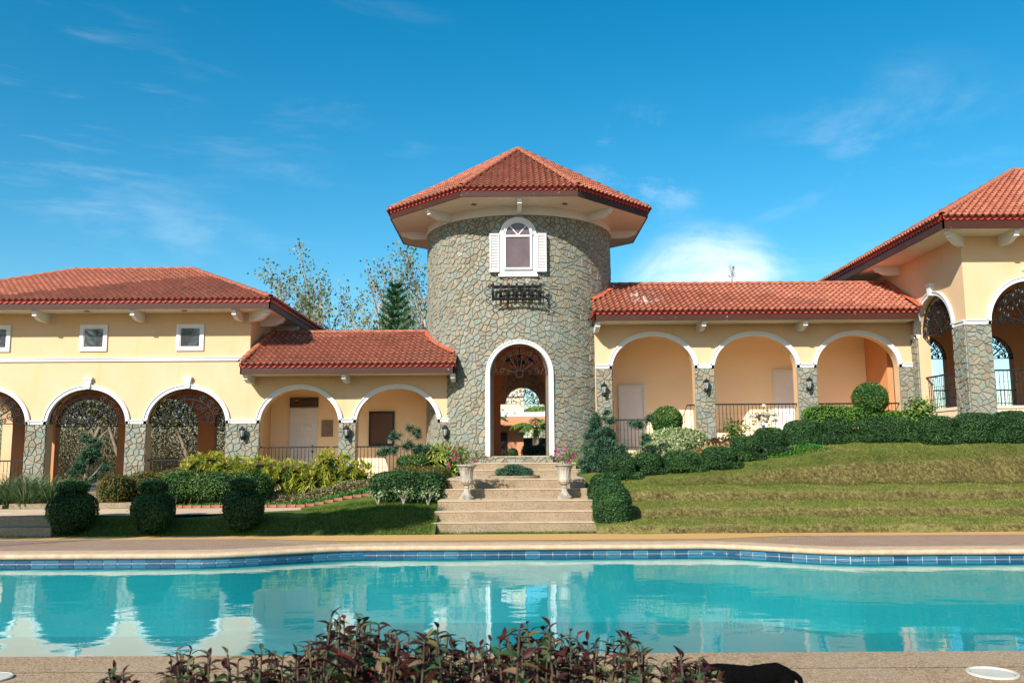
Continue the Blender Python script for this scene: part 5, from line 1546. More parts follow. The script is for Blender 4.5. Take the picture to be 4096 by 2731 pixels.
slab_part('balcony_band', WHITE, hs, -9, 2.2, 45.3, 45.5, 3.56, 3.80)
slab_part('balcony_edge', 'stucco_orange', hs, -9, 2.2, 45.32, 46.5, 3.13, 3.558)
slab_part('lower_wall', 'stucco_orange', hs, -9, 0.58, 46.5, 52, 0.42, 3.128)
slab_part('step_wall', 'stucco_peach', hs, -0.28, 0.4, 44.2, 44.6, 0.42, 2.12) if False else None
slab_part('door', 'board_frame', hs, -0.78, -0.30, 46.44, 46.49, 1.4, 2.80)
slab_part('window', WHITE, hs, -0.75, -0.10, 46.12, 46.19, 5.0, 5.9)
wl_ = thing('garden_wall', 'dark weathered garden wall beside the palm beyond the doorway', 'wall', (3, 50, 0.4))
slab_part('wall', 'wall_dark', wl_, 0.62, 9.0, 50.0, 50.3, 0.42, 2.55)
for k, (x, r_, lab) in enumerate(((0.0, 0.22, 'small dark clipped ball shrub, left of three in the doorway'), (0.72, 0.34, 'dark clipped ball shrub in middle of doorway, half sunlit'), (1.17, 0.33, 'dark clipped ball shrub under palm, right of three in doorway'))):
    shrub('ball_shrub', lab, 'shrub', [(x, 38.6, 1.55 + r_ * 0.55, r_, r_, r_)], 1500, 'leaf_box', 'ball shrubs beyond the doorway', L=0.05, W=0.03)
bn = thing('rubbish_bin', 'grey lidded bin beside the palm trunk beyond the doorway', 'bin', (1.66, 41.2, 1.56))
m = MB(); m.lathe([(0.16, 1.57), (0.20, 2.02), (0.22, 2.02), (0.22, 2.07), (0.12, 2.12)], 16, (1.56, 41.2, 0)); m.build('body', 'bin_grey', bn)
def palm(label, x, y, z, h, n, L, seed, trunk_r=0.2, group=None):
    o = thing('palm_tree', label, 'tree', (x, y, z), group)
    m = MB(); m.lathe([(trunk_r * 1.25, 0), (trunk_r, h * 0.15), (trunk_r * 0.9, h * 0.7)], 14, (x, y, z)); m.build('trunk', 'palm_trunk', o, smooth=True)
    m = MB(); m.lathe([(trunk_r * 0.86, h * 0.7), (trunk_r * 0.7, h * 0.85), (trunk_r * 0.3, h)], 12, (x, y, z)); m.build('crownshaft', 'crownshaft', o, smooth=True)
    rd = random.Random(seed)
    for k in range(n):
        a = 2 * math.pi * k / n + rd.uniform(-0.2, 0.2); el = rd.uniform(0.25, 1.15); d = Vector((math.cos(a) * math.cos(el), math.sin(a) * math.cos(el), math.sin(el)))
        pts = [Vector((x, y, z + h * 0.97)) + d * (L * i / 8) + Vector((0, 0, -0.55 * L * (i / 8) ** 2)) for i in range(9)]
        mm = MB(); mm.tube(pts, 0.022, 4, 0.005, caps=False)
        B, D, W_ = [], [], []
        for i in range(1, 44):
            f = 0.8 + 7.1 * i / 44; j = int(f); p = pts[j].lerp(pts[min(8, j + 1)], f - j); tdir = (pts[min(8, j + 1)] - pts[j]).normalized()
            s = tdir.cross(Vector((0, 0, 1))).normalized()
            for sg_ in (-1, 1):
                B.append(p); D.append(tdir * 0.55 + s * sg_ + Vector((0, 0, -0.25)))
        fr = mm.build('frond', 'crownshaft', o)
        q = strap_mesh('leaflets', np.array(B), np.array(D), L * 0.26, 0.035, 'leaf_palm', rng.random(len(B)), 0.35, 2)
        link('leaflets', q, fr)
    return o
palm('young palm with green crownshaft standing beyond the tower doorway', 1.12, 42.2, 1.56, 1.35, 11, 1.5, 3, 0.17)
palm('taller palm behind the young palm, right edge of tower doorway', 2.0, 46.5, 0.5, 3.6, 10, 1.7, 4, 0.12)
palm('palm frond plant at left edge of the tower doorway view', -1.15, 40.5, 0.5, 2.6, 9, 1.3, 5, 0.10)

# ================================================================== PLANTING
def hr(x, y): return h_right(x, y)
def hl(x, y): return h_left(x, y)
# three clipped topiaries on the shaded lawn
for (x, y, r_, lab) in ((-9.45, 18.98, 0.475, 'dark clipped bun-shaped topiary with flat cap, left of three on lawn'), (-7.72, 18.98, 0.42, 'dark clipped bun-shaped topiary with flat cap, middle of three on lawn'),
                        (-5.80, 19.05, 0.40, 'dark clipped bun-shaped topiary with flat cap, right of three on lawn')):
    z = hl(x, y)
    shrub('topiary', lab, 'topiary', [(x, y, z + 0.46, r_, r_, 0.36, 2.4), (x, y, z + 0.16, r_ * 0.70, r_ * 0.70, 0.20, 2.5), (x - 0.02, y, z + 0.935, r_ * 0.66, r_ * 0.66, 0.125, 2.5), (x, y, z + 0.80, r_ * 0.5, r_ * 0.5, 0.10, 2.2)], 15000, 'leaf_box',
          'bun topiaries on the lawn', L=0.036, W=0.024)
# curved hedges by the left house
shrub('clipped_hedge', 'rounded clipped hedge with rusty brown left end before the porch', 'hedge',
      [(-10.35, 23.0, 0.78, 0.42, 0.40, 0.40, 2.6), (-9.75, 23.5, 0.84, 0.55, 0.42, 0.40, 2.8), (-9.0, 23.6, 0.90, 0.6, 0.42, 0.40, 2.8)], 9000, 'leaf_olive', L=0.045, W=0.026, core='leaf_core')
shrub('clipped_hedge', 'long dark green clipped hedge with bare stems below golden shrubs', 'hedge',
      [(-8.55, 22.75, 0.92, 0.50, 0.40, 0.34, 2.8), (-7.7, 22.7, 0.90, 0.62, 0.40, 0.34, 3.0), (-6.85, 22.85, 0.90, 0.6, 0.42, 0.33, 2.8)], 12000, 'leaf_ball', L=0.045, W=0.026,
      trunk=[([(-8.6 + 0.19 * i, 22.5 + 0.1 * math.sin(i * 2), 0.40), (-8.55 + 0.19 * i, 22.55, 0.80)], 0.014, 0.008) for i in range(11)])
# golden strap-leaved shrubs
def rosette_shrub(name, label, cat, blobs, n_ros, per, mat, L, W, group=None, core='leaf_core', droop=0.35):
    zb = min(b[2] - b[5] for b in blobs); root = thing(name, label, cat, (blobs[0][0], blobs[0][1], zb), group)
    P, N = sample_blobs(blobs, n_ros, 0.05)
    P = np.repeat(P, per, axis=0); N = np.repeat(N, per, axis=0); k = len(P)
    D = N * 0.75 + rand_unit(k) * 0.85; D[:, 2] += 0.35
    rr = np.clip(np.repeat(rng.random(k // per), per) * 0.6 + rng.random(k) * 0.5, 0, 1)
    link('foliage', strap_mesh('foliage', P, D, L * rng.uniform(0.7, 1.25, k), W, mat, rr, droop, 3), root)
    if core: blob_core(blobs, 0.80).build('shade_core', core, root, smooth=True)
    return root
rosette_shrub('golden_shrub', 'golden strap-leaved shrub mass nearest the wide stone pier', 'shrub', [(-8.4, 24.4, 1.30, 0.75, 0.5, 0.35), (-7.5, 24.2, 1.15, 0.7, 0.5, 0.40)], 420, 13, 'leaf_golden', 0.21, 0.024, 'golden shrubs under the low arcade')
rosette_shrub('golden_shrub', 'golden strap-leaved shrub mass in front of the panelled door', 'shrub', [(-6.85, 23.9, 1.05, 0.65, 0.5, 0.48), (-6.0, 23.9, 1.05, 0.5, 0.5, 0.42), (-7.2, 23.5, 0.75, 0.5, 0.4, 0.35)], 560, 13, 'leaf_golden', 0.21, 0.024, 'golden shrubs under the low arcade')
rosette_shrub('golden_shrub', 'golden strap-leaved shrub mound below the lantern between low arches', 'shrub', [(-4.98, 24.2, 1.10, 0.62, 0.5, 0.62), (-4.35, 23.9, 0.95, 0.55, 0.45, 0.50), (-5.4, 23.8, 0.85, 0.4, 0.4, 0.4)], 640, 13, 'leaf_golden', 0.21, 0.024, 'golden shrubs under the low arcade')
# low borders
def border(name, label, cat, x0, x1, y0, y1, hf, h, n, mat, L, W, kind=None):
    root = thing(name, label, cat, ((x0 + x1) / 2, (y0 + y1) / 2, hf((x0 + x1) / 2, (y0 + y1) / 2)))
    xs = rng.uniform(x0, x1, n); ys = rng.uniform(y0, y1, n)
    e = np.clip(np.minimum(np.minimum(xs - x0, x1 - xs) / 0.25, np.minimum(ys - y0, y1 - ys) / 0.15), 0.2, 1)
    lump = 0.55 + 0.45 * np.sin(xs * 5.1 + ys * 2) * np.sin(ys * 7.3 + xs * 1.7)
    z = np.array([hf(a, b) for a, b in zip(xs, ys)]) + rng.random(n) ** 0.6 * h * e * (0.5 + 0.5 * lump)
    P = np.stack([xs, ys, z], 1); ax = rand_unit(n); ax[:, 2] += 0.5; nr = rand_unit(n) * 0.8; nr[:, 2] += 0.8
    link('foliage', leaf_mesh('foliage', P, ax, nr, L * rng.uniform(0.6, 1.3, n), W * rng.uniform(0.7, 1.2, n), mat, rng.random(n)), root)
    return root
border('ground_cover', 'cream and pink variegated low border in front of golden shrubs', 'ground cover', -7.0, -3.6, 22.75, 23.45, hl, 0.32, 7000, 'leaf_mixed', 0.085, 0.04)
border('ground_cover', 'bright green flowering ground cover along the brick edging', 'ground cover', -9.0, -3.5, 22.12, 22.85, hl, 0.13, 9000, 'leaf_cover', 0.05, 0.035)
eg = thing('brick_edging', 'row of red bricks edging the flower bed beside the path', 'edging', (-7, 22.06, 0.38))
m0 = MB(); m0.bevbox(-0.11, 0.11, -0.05, 0.05, 0.0, 0.075, 0.008); bm_ = m0.mesh('brick', 'brick_red')
for k in range(24):
    x = -9.05 + 0.235 * k
    link('brick', bm_, eg, matrix=Matrix.Translation((x, 22.06 + 0.01 * math.sin(k * 3.1), max(0.385, hl(x, 22.06)) + 0.004 * math.sin(k))) @ Matrix.Rotation(random.uniform(-0.04, 0.04), 4, 'Z'))
# by the left of the stairs
zz = hl(-2.6, 21.0)
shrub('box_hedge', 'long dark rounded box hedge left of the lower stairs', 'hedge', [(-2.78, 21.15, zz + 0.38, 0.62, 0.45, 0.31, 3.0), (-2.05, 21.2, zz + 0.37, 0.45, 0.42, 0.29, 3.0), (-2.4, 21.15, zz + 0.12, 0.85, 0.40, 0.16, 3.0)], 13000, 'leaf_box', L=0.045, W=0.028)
shrub('olive_hedge', 'low olive and rust coloured hedge above the dark box hedge', 'hedge', [(-2.75, 23.2, 1.16, 0.40, 0.38, 0.19, 3.0), (-2.1, 23.2, 1.14, 0.45, 0.38, 0.19, 3.0)], 8000, 'leaf_olive', L=0.05, W=0.022, core='leaf_core_brown')
shrub('dark_shrub', 'small dark green shrub behind olive hedge under the bonsai juniper', 'shrub', [(-2.80, 24.6, 1.45, 0.42, 0.35, 0.18, 2.4)], 3500, 'leaf_ball', L=0.05, W=0.03)
shrub('yellow_bush', 'glossy yellow-green bush at the foot of the tower', 'bush', [(-1.75, 24.9, 1.38, 0.46, 0.4, 0.46, 2.3), (-2.1, 25.0, 1.50, 0.42, 0.4, 0.36, 2.2), (-1.55, 24.7, 1.0, 0.36, 0.35, 0.36, 2.3)], 2600, 'leaf_yellowgreen', L=0.15, W=0.045, core_scale=0.82, jitter=0.06, spread=0.5)
def sprig(x, y, z, h, lab, seed):
    rd = random.Random(seed); o = thing('pale_sprig', lab, 'plant', (x, y, z), 'pale sprigs before the box hedge'); m = MB(); tp = []
    for k in range(6):
        a = rd.uniform(0, 6.28); e = (x + 0.18 * math.cos(a), y + 0.1 * math.sin(a), z + h * rd.uniform(0.6, 1))
        mid = (x + 0.06 * math.cos(a), y + 0.03 * math.sin(a), z + h * 0.45); m.tube([(x, y, z - 0.02), mid, e], 0.008, 4, 0.004); tp.append(e)
    m.build('stem', 'bark_pale', o)
    P = np.repeat(np.array(tp), 16, axis=0) + rng.normal(0, 0.05, (96, 3)); link('foliage', leaf_mesh('foliage', P, rand_unit(96), rand_unit(96), 0.075, 0.03, 'leaf_variegated', rng.random(96)), o)
for k, (x, h, lab) in enumerate(((-3.15, 0.30, 'pale leafy sprig at left end before the box hedge'), (-2.55, 0.34, 'pale leafy sprig in middle before the box hedge'), (-1.98, 0.36, 'pale leafy sprig nearest stairs before the box hedge'))): sprig(x, 20.62, hl(x, 20.62), h, lab, k)

def juniper(name, label, base, trunk, clumps, n, group=None, stem_r=0.03, L=0.05, W=0.018):
    """trunk lines plus many small scale-leaf clumps"""
    o = thing(name, label, 'tree', base, group)
    m = MB()
    for pts in trunk: m.tube(pts, stem_r, 6, stem_r * 0.3)
    m.build('trunk', 'bark', o)
    sub = []
    for (cx, cy, cz, r_) in clumps:
        for k in range(7):
            d = Vector(rand_unit(1)[0]) * r_ * 0.62; d.z *= 0.75; s = r_ * random.uniform(0.30, 0.46); sub.append((cx + d.x, cy + d.y, cz + d.z, s, s, s * 0.9))
    P, N = sample_blobs(sub, n, 0.02); k = len(P)
    ax = N * 0.8 + rand_unit(k) * 0.8; ax[:, 2] += 0.2
    link('crown', leaf_mesh('crown', P, ax, rand_unit(k), L * rng.uniform(0.7, 1.3, k), W, 'leaf_juniper', rng.random(k)), o)
    blob_core(sub, 0.74, 8, 5).build('shade_core', 'leaf_core', o, smooth=True)
    return o
jx, jy = -3.02, 24.9
juniper('bonsai_juniper', 'cloud-pruned juniper with bare branches before the second low arch', (jx, jy, 1.0),
        [[(jx, jy, 1.0), (jx + 0.02, jy, 1.6), (jx - 0.02, jy, 2.0), (jx + 0.06, jy, 2.40)], [(jx, jy, 1.5), (jx - 0.28, jy, 1.66), (jx - 0.6, jy, 1.72)], [(jx, jy, 1.55), (jx + 0.3, jy, 1.62), (jx + 0.62, jy, 1.72)], [(jx, jy, 1.95), (jx - 0.2, jy, 2.1), (jx - 0.3, jy, 2.2)], [(jx, jy, 2.0), (jx + 0.2, jy, 2.15), (jx + 0.3, jy, 2.3)]],
        [(jx - 0.58, jy, 1.76, 0.20), (jx - 0.72, jy, 1.70, 0.13), (jx - 0.28, jy, 1.80, 0.16), (jx + 0.05, jy, 1.90, 0.20), (jx + 0.32, jy, 1.82, 0.20), (jx + 0.60, jy, 1.76, 0.22), (jx + 0.42, jy + .1, 1.66, 0.16), (jx - 0.30, jy, 2.20, 0.18), (jx - 0.42, jy, 2.14, 0.11), (jx + 0.10, jy, 2.42, 0.14), (jx + 0.30, jy, 2.30, 0.15), (jx + 0.34, jy, 2.18, 0.10)], 6500)
jx, jy = -11.75, 24.3
juniper('porch_juniper', 'dark feathery juniper in front of the open porch arch', (jx, jy, 0.55),
        [[(jx - 0.05, jy, 0.5), (jx, jy, 1.2), (jx + 0.05, jy, 2.0)], [(jx, jy, 1.0), (jx + 0.25, jy, 1.25), (jx + 0.42, jy, 1.5)]],
        [(jx - 0.25, jy, 1.30, 0.28), (jx + 0.0, jy, 1.65, 0.32), (jx + 0.15, jy, 2.0, 0.24), (jx - 0.1, jy, 2.15, 0.16), (jx + 0.42, jy, 1.40, 0.24), (jx + 0.1, jy, 1.1, 0.22), (jx + 0.2, jy, 1.75, 0.2)], 7500)
jx, jy = 2.42, 23.6
juniper('blue_juniper', 'large blue-green juniper at right foot of the tower', (jx, jy, 1.1),
        [[(jx, jy, 1.0), (jx + 0.02, jy, 1.9), (jx, jy, 2.7)], [(jx - 0.1, jy, 1.3), (jx - 0.25, jy, 1.8)], [(jx + 0.1, jy, 1.3), (jx + 0.3, jy, 1.8)]],
        [(jx - 0.35, jy, 1.35, 0.34), (jx + 0.0, jy - 0.1, 1.40, 0.38), (jx + 0.38, jy, 1.35, 0.34), (jx - 0.3, jy, 1.75, 0.30), (jx + 0.1, jy - 0.1, 1.78, 0.34), (jx + 0.40, jy, 1.70, 0.28), (jx - 0.22, jy, 2.15, 0.28), (jx + 0.16, jy, 2.2, 0.28), (jx - 0.18, jy, 2.52, 0.20), (jx + 0.18, jy, 2.58, 0.18), (jx + 0.14, jy, 2.76, 0.12), (jx - 0.40, jy, 1.15, 0.26), (jx + 0.3, jy, 1.12, 0.28), (jx - 0.16, jy, 2.68, 0.11), (jx, jy, 1.95, 0.34), (jx - 0.05, jy, 2.35, 0.26), (jx, jy, 1.55, 0.4), (jx - 0.15, jy - 0.1, 1.6, 0.34), (jx + 0.2, jy - 0.1, 1.55, 0.34), (jx, jy - 0.1, 1.2, 0.36)], 36000, L=0.055, W=0.02)
jx, jy = 3.25, 22.65
juniper('slim_juniper', 'slender juniper with bare pale stem and few tufts', (jx, jy, 1.15),
        [[(jx, jy, 1.1), (jx + 0.03, jy, 1.75), (jx + 0.10, jy, 2.3), (jx + 0.25, jy, 2.65)], [(jx + 0.08, jy, 2.2), (jx - 0.1, jy, 2.35)]],
        [(jx - 0.14, jy, 2.40, 0.14), (jx + 0.06, jy, 2.40, 0.13), (jx + 0.24, jy, 2.52, 0.13), (jx + 0.33, jy, 2.62, 0.08), (jx + 0.20, jy, 2.10, 0.13), (jx + 0.16, jy, 1.92, 0.11), (jx + 0.25, jy, 2.0, 0.10)], 2600, stem_r=0.022)
# grassy clump at far left
gp = thing('grass_clump', 'pale striped arching grass clump at far left by the path', 'plant', (-12.2, 22.5, 0.4))
n = 900
a = rng.uniform(0, 2 * np.pi, n); c_ = rng.integers(0, 5, n); bx = np.array([-12.9, -12.4, -11.95, -12.6, -13.3])[c_]; by = np.array([22.7, 22.5, 22.75, 23.0, 22.7])[c_]
D = np.stack([np.cos(a) * 0.7, np.sin(a) * 0.7, rng.uniform(0.5, 1.6, n)], 1)
link('blades', strap_mesh('blades', np.stack([bx + rng.normal(0, 0.06, n), by + rng.normal(0, 0.06, n), np.full(n, 0.40)], 1), D, rng.uniform(0.8, 1.55, n), 0.028, 'leaf_strap', rng.random(n), 0.28, 5), gp)

# ---- urns with bougainvillea on the stairs
def urn(x, y, z, lab):
    o = thing('stone_urn', lab, 'urn', (x, y, z), 'urns on the stairs')
    m = MB(); m.lathe([(0.175, 0.0), (0.178, 0.05), (0.165, 0.062), (0.15, 0.065)], 28, (x, y, z)); m.build('base', 'urn_stone', o)
    m = MB(); m.lathe([(0.148, 0.066), (0.11, 0.10, 0.03), (0.07, 0.16, 0.05), (0.052, 0.23, 0.05), (0.052, 0.25), (0.066, 0.262), (0.066, 0.285), (0.05, 0.298), (0.058, 0.312)], 48, (x, y, z), flutes=12); m.build('stem', 'urn_stone', o)
    m = MB(); m.lathe([(0.06, 0.313), (0.11, 0.345, 0.05), (0.15, 0.40, 0.05), (0.158, 0.45, 0.03), (0.148, 0.455), (0.142, 0.47), (0.142, 0.56, 0.035), (0.155, 0.66, 0.035), (0.19, 0.735, 0.02), (0.228, 0.765), (0.238, 0.77), (0.238, 0.795), (0.225, 0.80), (0.19, 0.775), (0.15, 0.745), (0.02, 0.74)], 48, (x, y, z), flutes=14); m.build('bowl', 'urn_stone', o)
    return o
urn(-1.08, 20.52, 0.640, 'fluted weathered stone urn on left side of the stairs'); urn(1.20, 20.52, 0.640, 'fluted weathered stone urn on right side of the stairs')
def bougainvillea(x, y, z, lab, seed, lean, spread_, flowers):
    o = thing('bougainvillea', lab, 'plant', (x, y, z), 'bougainvillea in the urns')
    rd = random.Random(seed); m = MB(); tips = []
    for k in range(7):
        a = rd.uniform(0, 6.28); L = rd.uniform(0.3, 0.62)
        d = Vector((math.cos(a) * spread_ + lean, math.sin(a) * 0.5, 1.0)).normalized()
        pts = [Vector((x + 0.05 * math.cos(a), y, z - 0.02))]
        for i in range(5):
            d = (d + Vector((rd.gauss(0, 0.25), rd.gauss(0, 0.2), rd.gauss(-0.06, 0.15)))).normalized(); pts.append(pts[-1] + d * L / 5)
        m.tube(pts, 0.012, 5, 0.004); tips += pts[2:]
        for b_ in range(4):
            p = pts[rd.randint(2, 5)]; e = p + Vector((rd.gauss(lean * 0.2, 0.14), rd.gauss(0, 0.1), rd.uniform(-0.02, 0.16))); m.tube([p, p.lerp(e, 0.5) + Vector((0, 0, 0.02)), e], 0.005, 4, 0.003); tips += [e, p.lerp(e, 0.5)]
    m.build('stem', 'bark', o)
    T = np.array(tips); k = 420; P = T[rng.integers(0, len(T), k)] + rng.normal(0, 0.035, (k, 3))
    link('foliage', leaf_mesh('foliage', P, rand_unit(k), rand_unit(k), 0.05 * rng.uniform(0.6, 1.3, k), 0.03, 'leaf_bougain', rng.random(k)), o)
    for (fx, fz) in flowers:
        B = np.array([x + fx, y - 0.12, z + fz]) + rng.normal(0, 0.022, (9, 3)); link('flower', leaf_mesh('flower', B, rand_unit(9), rand_unit(9), 0.042, 0.036, 'pink_bract', rng.random(9)), o)
bougainvillea(-1.08, 20.52, 1.40, 'bare-branched pink bougainvillea in left urn', 3, -0.25, 0.9, [(-0.25, 0.42), (-0.28, 0.36), (-0.20, 0.24), (-0.42, 0.05), (-0.30, 0.22), (0.20, 0.15), (-0.26, 0.14)])
bougainvillea(1.20, 20.52, 1.40, 'pink bougainvillea in right urn, flowering on its left', 8, -0.05, 0.8, [(-0.20, 0.36), (-0.23, 0.26), (-0.12, 0.32), (-0.10, 0.20), (0.14, 0.20), (0.22, 0.22), (0.02, 0.40), (0.08, 0.12)])
shrub('planter_shrub', 'small clipped dark shrub growing in the round landing planter', 'shrub', [(-0.18, 22.3, 1.20, 0.24, 0.22, 0.09, 3.5), (0.02, 22.42, 1.24, 0.26, 0.24, 0.15, 3.0), (0.28, 22.4, 1.20, 0.22, 0.22, 0.11, 2.4)], 5000, 'leaf_juniper', L=0.05, W=0.014, upbias=0.3)
for k, (x, y, z, lab) in enumerate(((-0.90, 20.16, 0.642, 'fallen pink petal near left urn foot'), (0.10, 20.75, 0.642, 'fallen pink petal on stair tread between urns'), (-0.72, 20.2, 0.642, 'fallen pink petal right of left urn'))):
    o = link('fallen_petal', leaf_mesh('fallen_petal', np.array([[x, y, z + 0.006]] * 3) + rng.normal(0, 0.012, (3, 3)) * np.array([1, 1, 0.1]), rand_unit(3), np.array([[0, 0.2, 1.0]] * 3), 0.045, 0.04, 'pink_bract', rng.random(3))); tag(o, lab, 'petal', 'fallen petals')

# ---- hedges right of the stairs
def bh(label, blobs, n, group='dark box hedge clumps along the slope', L=0.036, mat='leaf_box'):
    return shrub('box_hedge', label, 'hedge', blobs, int(n * 1.5), mat, group, L=L, W=0.024)
bh('largest dark box hedge block beside the bottom of the stairs', [(2.16, 19.3, 0.50, 0.39, 0.42, 0.46, 3.2), (2.22, 19.3, 0.14, 0.32, 0.36, 0.20, 3.0)], 13000)
bh('rounded dark box hedge behind the bottom stair block', [(2.13, 20.3, 0.78, 0.39, 0.38, 0.26, 2.8), (2.13, 20.3, 0.45, 0.34, 0.34, 0.3, 3.0)], 8000)
bh('small low dark box hedge beside the stair landing', [(2.24, 21.3, 0.98, 0.34, 0.34, 0.18, 2.6), (2.24, 21.3, 0.75, 0.3, 0.3, 0.25, 2.6)], 5000)
CLUMPS = [(2.67, 22.1, 0.41, 1.60, 'dark box clump beside the blue juniper foot'), (3.47, 22.5, 0.37, 1.65, 'dark box clump behind the slender juniper stem'),
          (4.31, 22.4, 0.47, 1.70, 'dark box clump below the pale variegated mound'), (5.26, 22.45, 0.43, 1.80, 'dark box clump in front of second stone pier'),
          (6.02, 22.75, 0.37, 2.05, 'dark box clump under the left end of second raised arch'), (6.80, 23.2, 0.41, 2.31, 'dark box clump below the pale coral stone'),
          (7.90, 23.8, 0.52, 2.52, 'dark box clump right of the coral stone'), (8.82, 23.8, 0.45, 2.55, 'dark box clump under the bright green hedge'),
          (10.04, 23.5, 0.84, 2.57, 'dark box clump below the third raised arch ball'), (11.20, 23.1, 0.50, 2.58, 'dark box clump before the pavilion inner pier'),
          (12.15, 23.0, 0.54, 2.655, 'dark box clump below the pavilion side arch'), (13.10, 22.95, 0.50, 2.70, 'dark box hedge before the pavilion corner pier'), (14.2, 22.95, 0.7, 2.72, 'dark box hedge at the far right edge')]
for (x, y, rx, zt, lab) in CLUMPS:
    z = hr(x, y) - 0.04; h = zt - z
    low = x > 7.5
    bh(lab, [(x, y, zt - h * 0.38, rx * 0.92, 0.36, h * 0.38, 3.0), (x, y, z + h * 0.26, rx * 0.88, 0.34, h * 0.30, 3.0), (x + rx * 0.9, y, z + h * (0.22 if low else 0.13), rx * 0.5, 0.30, h * (0.36 if low else 0.20), 2.8)], int(8500 * rx / 0.45))
def ball(x, y, z, r_, lab, n=7000):
    shrub('ball_topiary', lab, 'topiary', [(x, y, z, r_ * 1.06, r_ * 1.06, r_, 2.1)], n, 'leaf_ball', 'ball topiaries', L=0.06, W=0.036, trunk=[([(x, y, z - r_ - 0.35), (x + 0.02, y, z - r_ * 0.5)], 0.035, 0.03)])
ball(4.42, 25.0, 2.58, 0.385, 'round clipped ball topiary before the first raised arch'); ball(10.1, 24.6, 3.16, 0.42, 'round clipped ball topiary before the third raised arch', 8000)
shrub('variegated_mound', 'pale green and white variegated mound under the first ball topiary', 'shrub', [(4.55, 24.2, 1.96, 0.80, 0.55, 0.36, 2.4), (4.1, 23.9, 1.65, 0.7, 0.4, 0.3, 2.4)], 9000, 'leaf_variegated', L=0.07, W=0.042, core='leaf_core_brown', core_scale=0.90)
border('croton_border', 'cream and tan croton border along the variegated mound', 'ground cover', 3.0, 6.6, 23.25, 24.2, hr, 0.34, 4200, 'leaf_croton', 0.10, 0.05)
border('croton_border', 'cream variegated low border at foot of blue juniper', 'ground cover', 2.9, 4.0, 23.5, 24.4, hr, 0.42, 2200, 'leaf_variegated', 0.09, 0.05)
border('croton_border', 'brown-leaved crotons before the second raised arch railing', 'ground cover', 5.3, 8.4, 24.2, 25.6, hr, 0.42, 4500, 'leaf_brown', 0.13, 0.06)
border('ground_cover', 'bright green ground cover showing between the dark box clumps', 'ground cover', 2.4, 8.2, 22.6, 23.6, hr, 0.12, 6000, 'leaf_cover', 0.05, 0.035)
shrub('croton_plant', 'small upright green plant at foot of second stone pier', 'plant', [(6.35, 25.0, 2.30, 0.24, 0.2, 0.22)], 160, 'leaf_bush', L=0.16, W=0.06, core=None, jitter=0.08, trunk=[([(6.35, 25, 1.7), (6.33, 25, 2.2)], 0.015, 0.01)])
shrub('bright_hedge', 'long bright lime-green clipped hedge in front of the third raised arch', 'hedge', [(8.95, 24.7, 2.66, 0.75, 0.40, 0.30, 2.8), (9.8, 24.7, 2.66, 0.7, 0.40, 0.26, 2.8), (10.7, 24.7, 2.60, 0.6, 0.4, 0.20, 2.6), (11.2, 24.9, 2.55, 0.5, 0.4, 0.18, 2.6)], 12000, 'leaf_bright', L=0.045, W=0.028, core='leaf_core')
shrub('camellia_bush', 'loose leafy green bush before the pavilion inner pier', 'bush', [(11.35, 24.3, 2.72, 0.34, 0.32, 0.34, 2.0), (11.15, 24.3, 2.45, 0.25, 0.25, 0.25, 2.0)], 900, 'leaf_bush', L=0.12, W=0.065, core='leaf_core', core_scale=0.7, jitter=0.08, trunk=[([(11.35, 24.3, 1.9), (11.33, 24.3, 2.5)], 0.02, 0.015)])
# weathered coral stone on its white post
cs = thing('coral_stone', 'pale weathered coral rock on a short white post before the railing', 'rock', (7.35, 25.6, 1.9))
slab_part('post', 'white_paint', cs, 7.22, 7.46, 25.5, 25.7, 1.8, 2.52, 0.01)
rd = random.Random(5); m = MB(); lumps = []
for k in range(46):
    d = Vector((rd.gauss(0, 0.17), rd.gauss(0, 0.10), rd.gauss(0, 0.11))); r_ = rd.uniform(0.04, 0.085)
    vs = []; nu, nv = 8, 5
    for j in range(nv + 1):
        ph = -math.pi / 2 + math.pi * j / nv
        for i in range(nu):
            th = 2 * math.pi * i / nu; q = r_ * rd.uniform(0.55, 1.25); vs.append((7.34 + d.x + q * math.cos(ph) * math.cos(th), 25.6 + d.y + q * math.cos(ph) * math.sin(th), 2.72 + d.z + q * math.sin(ph)))
    m.add(vs, [(j * nu + i, j * nu + (i + 1) % nu, (j + 1) * nu + (i + 1) % nu, (j + 1) * nu + i) for j in range(nv) for i in range(nu)])
m.build('rock', 'coral_stone', cs)

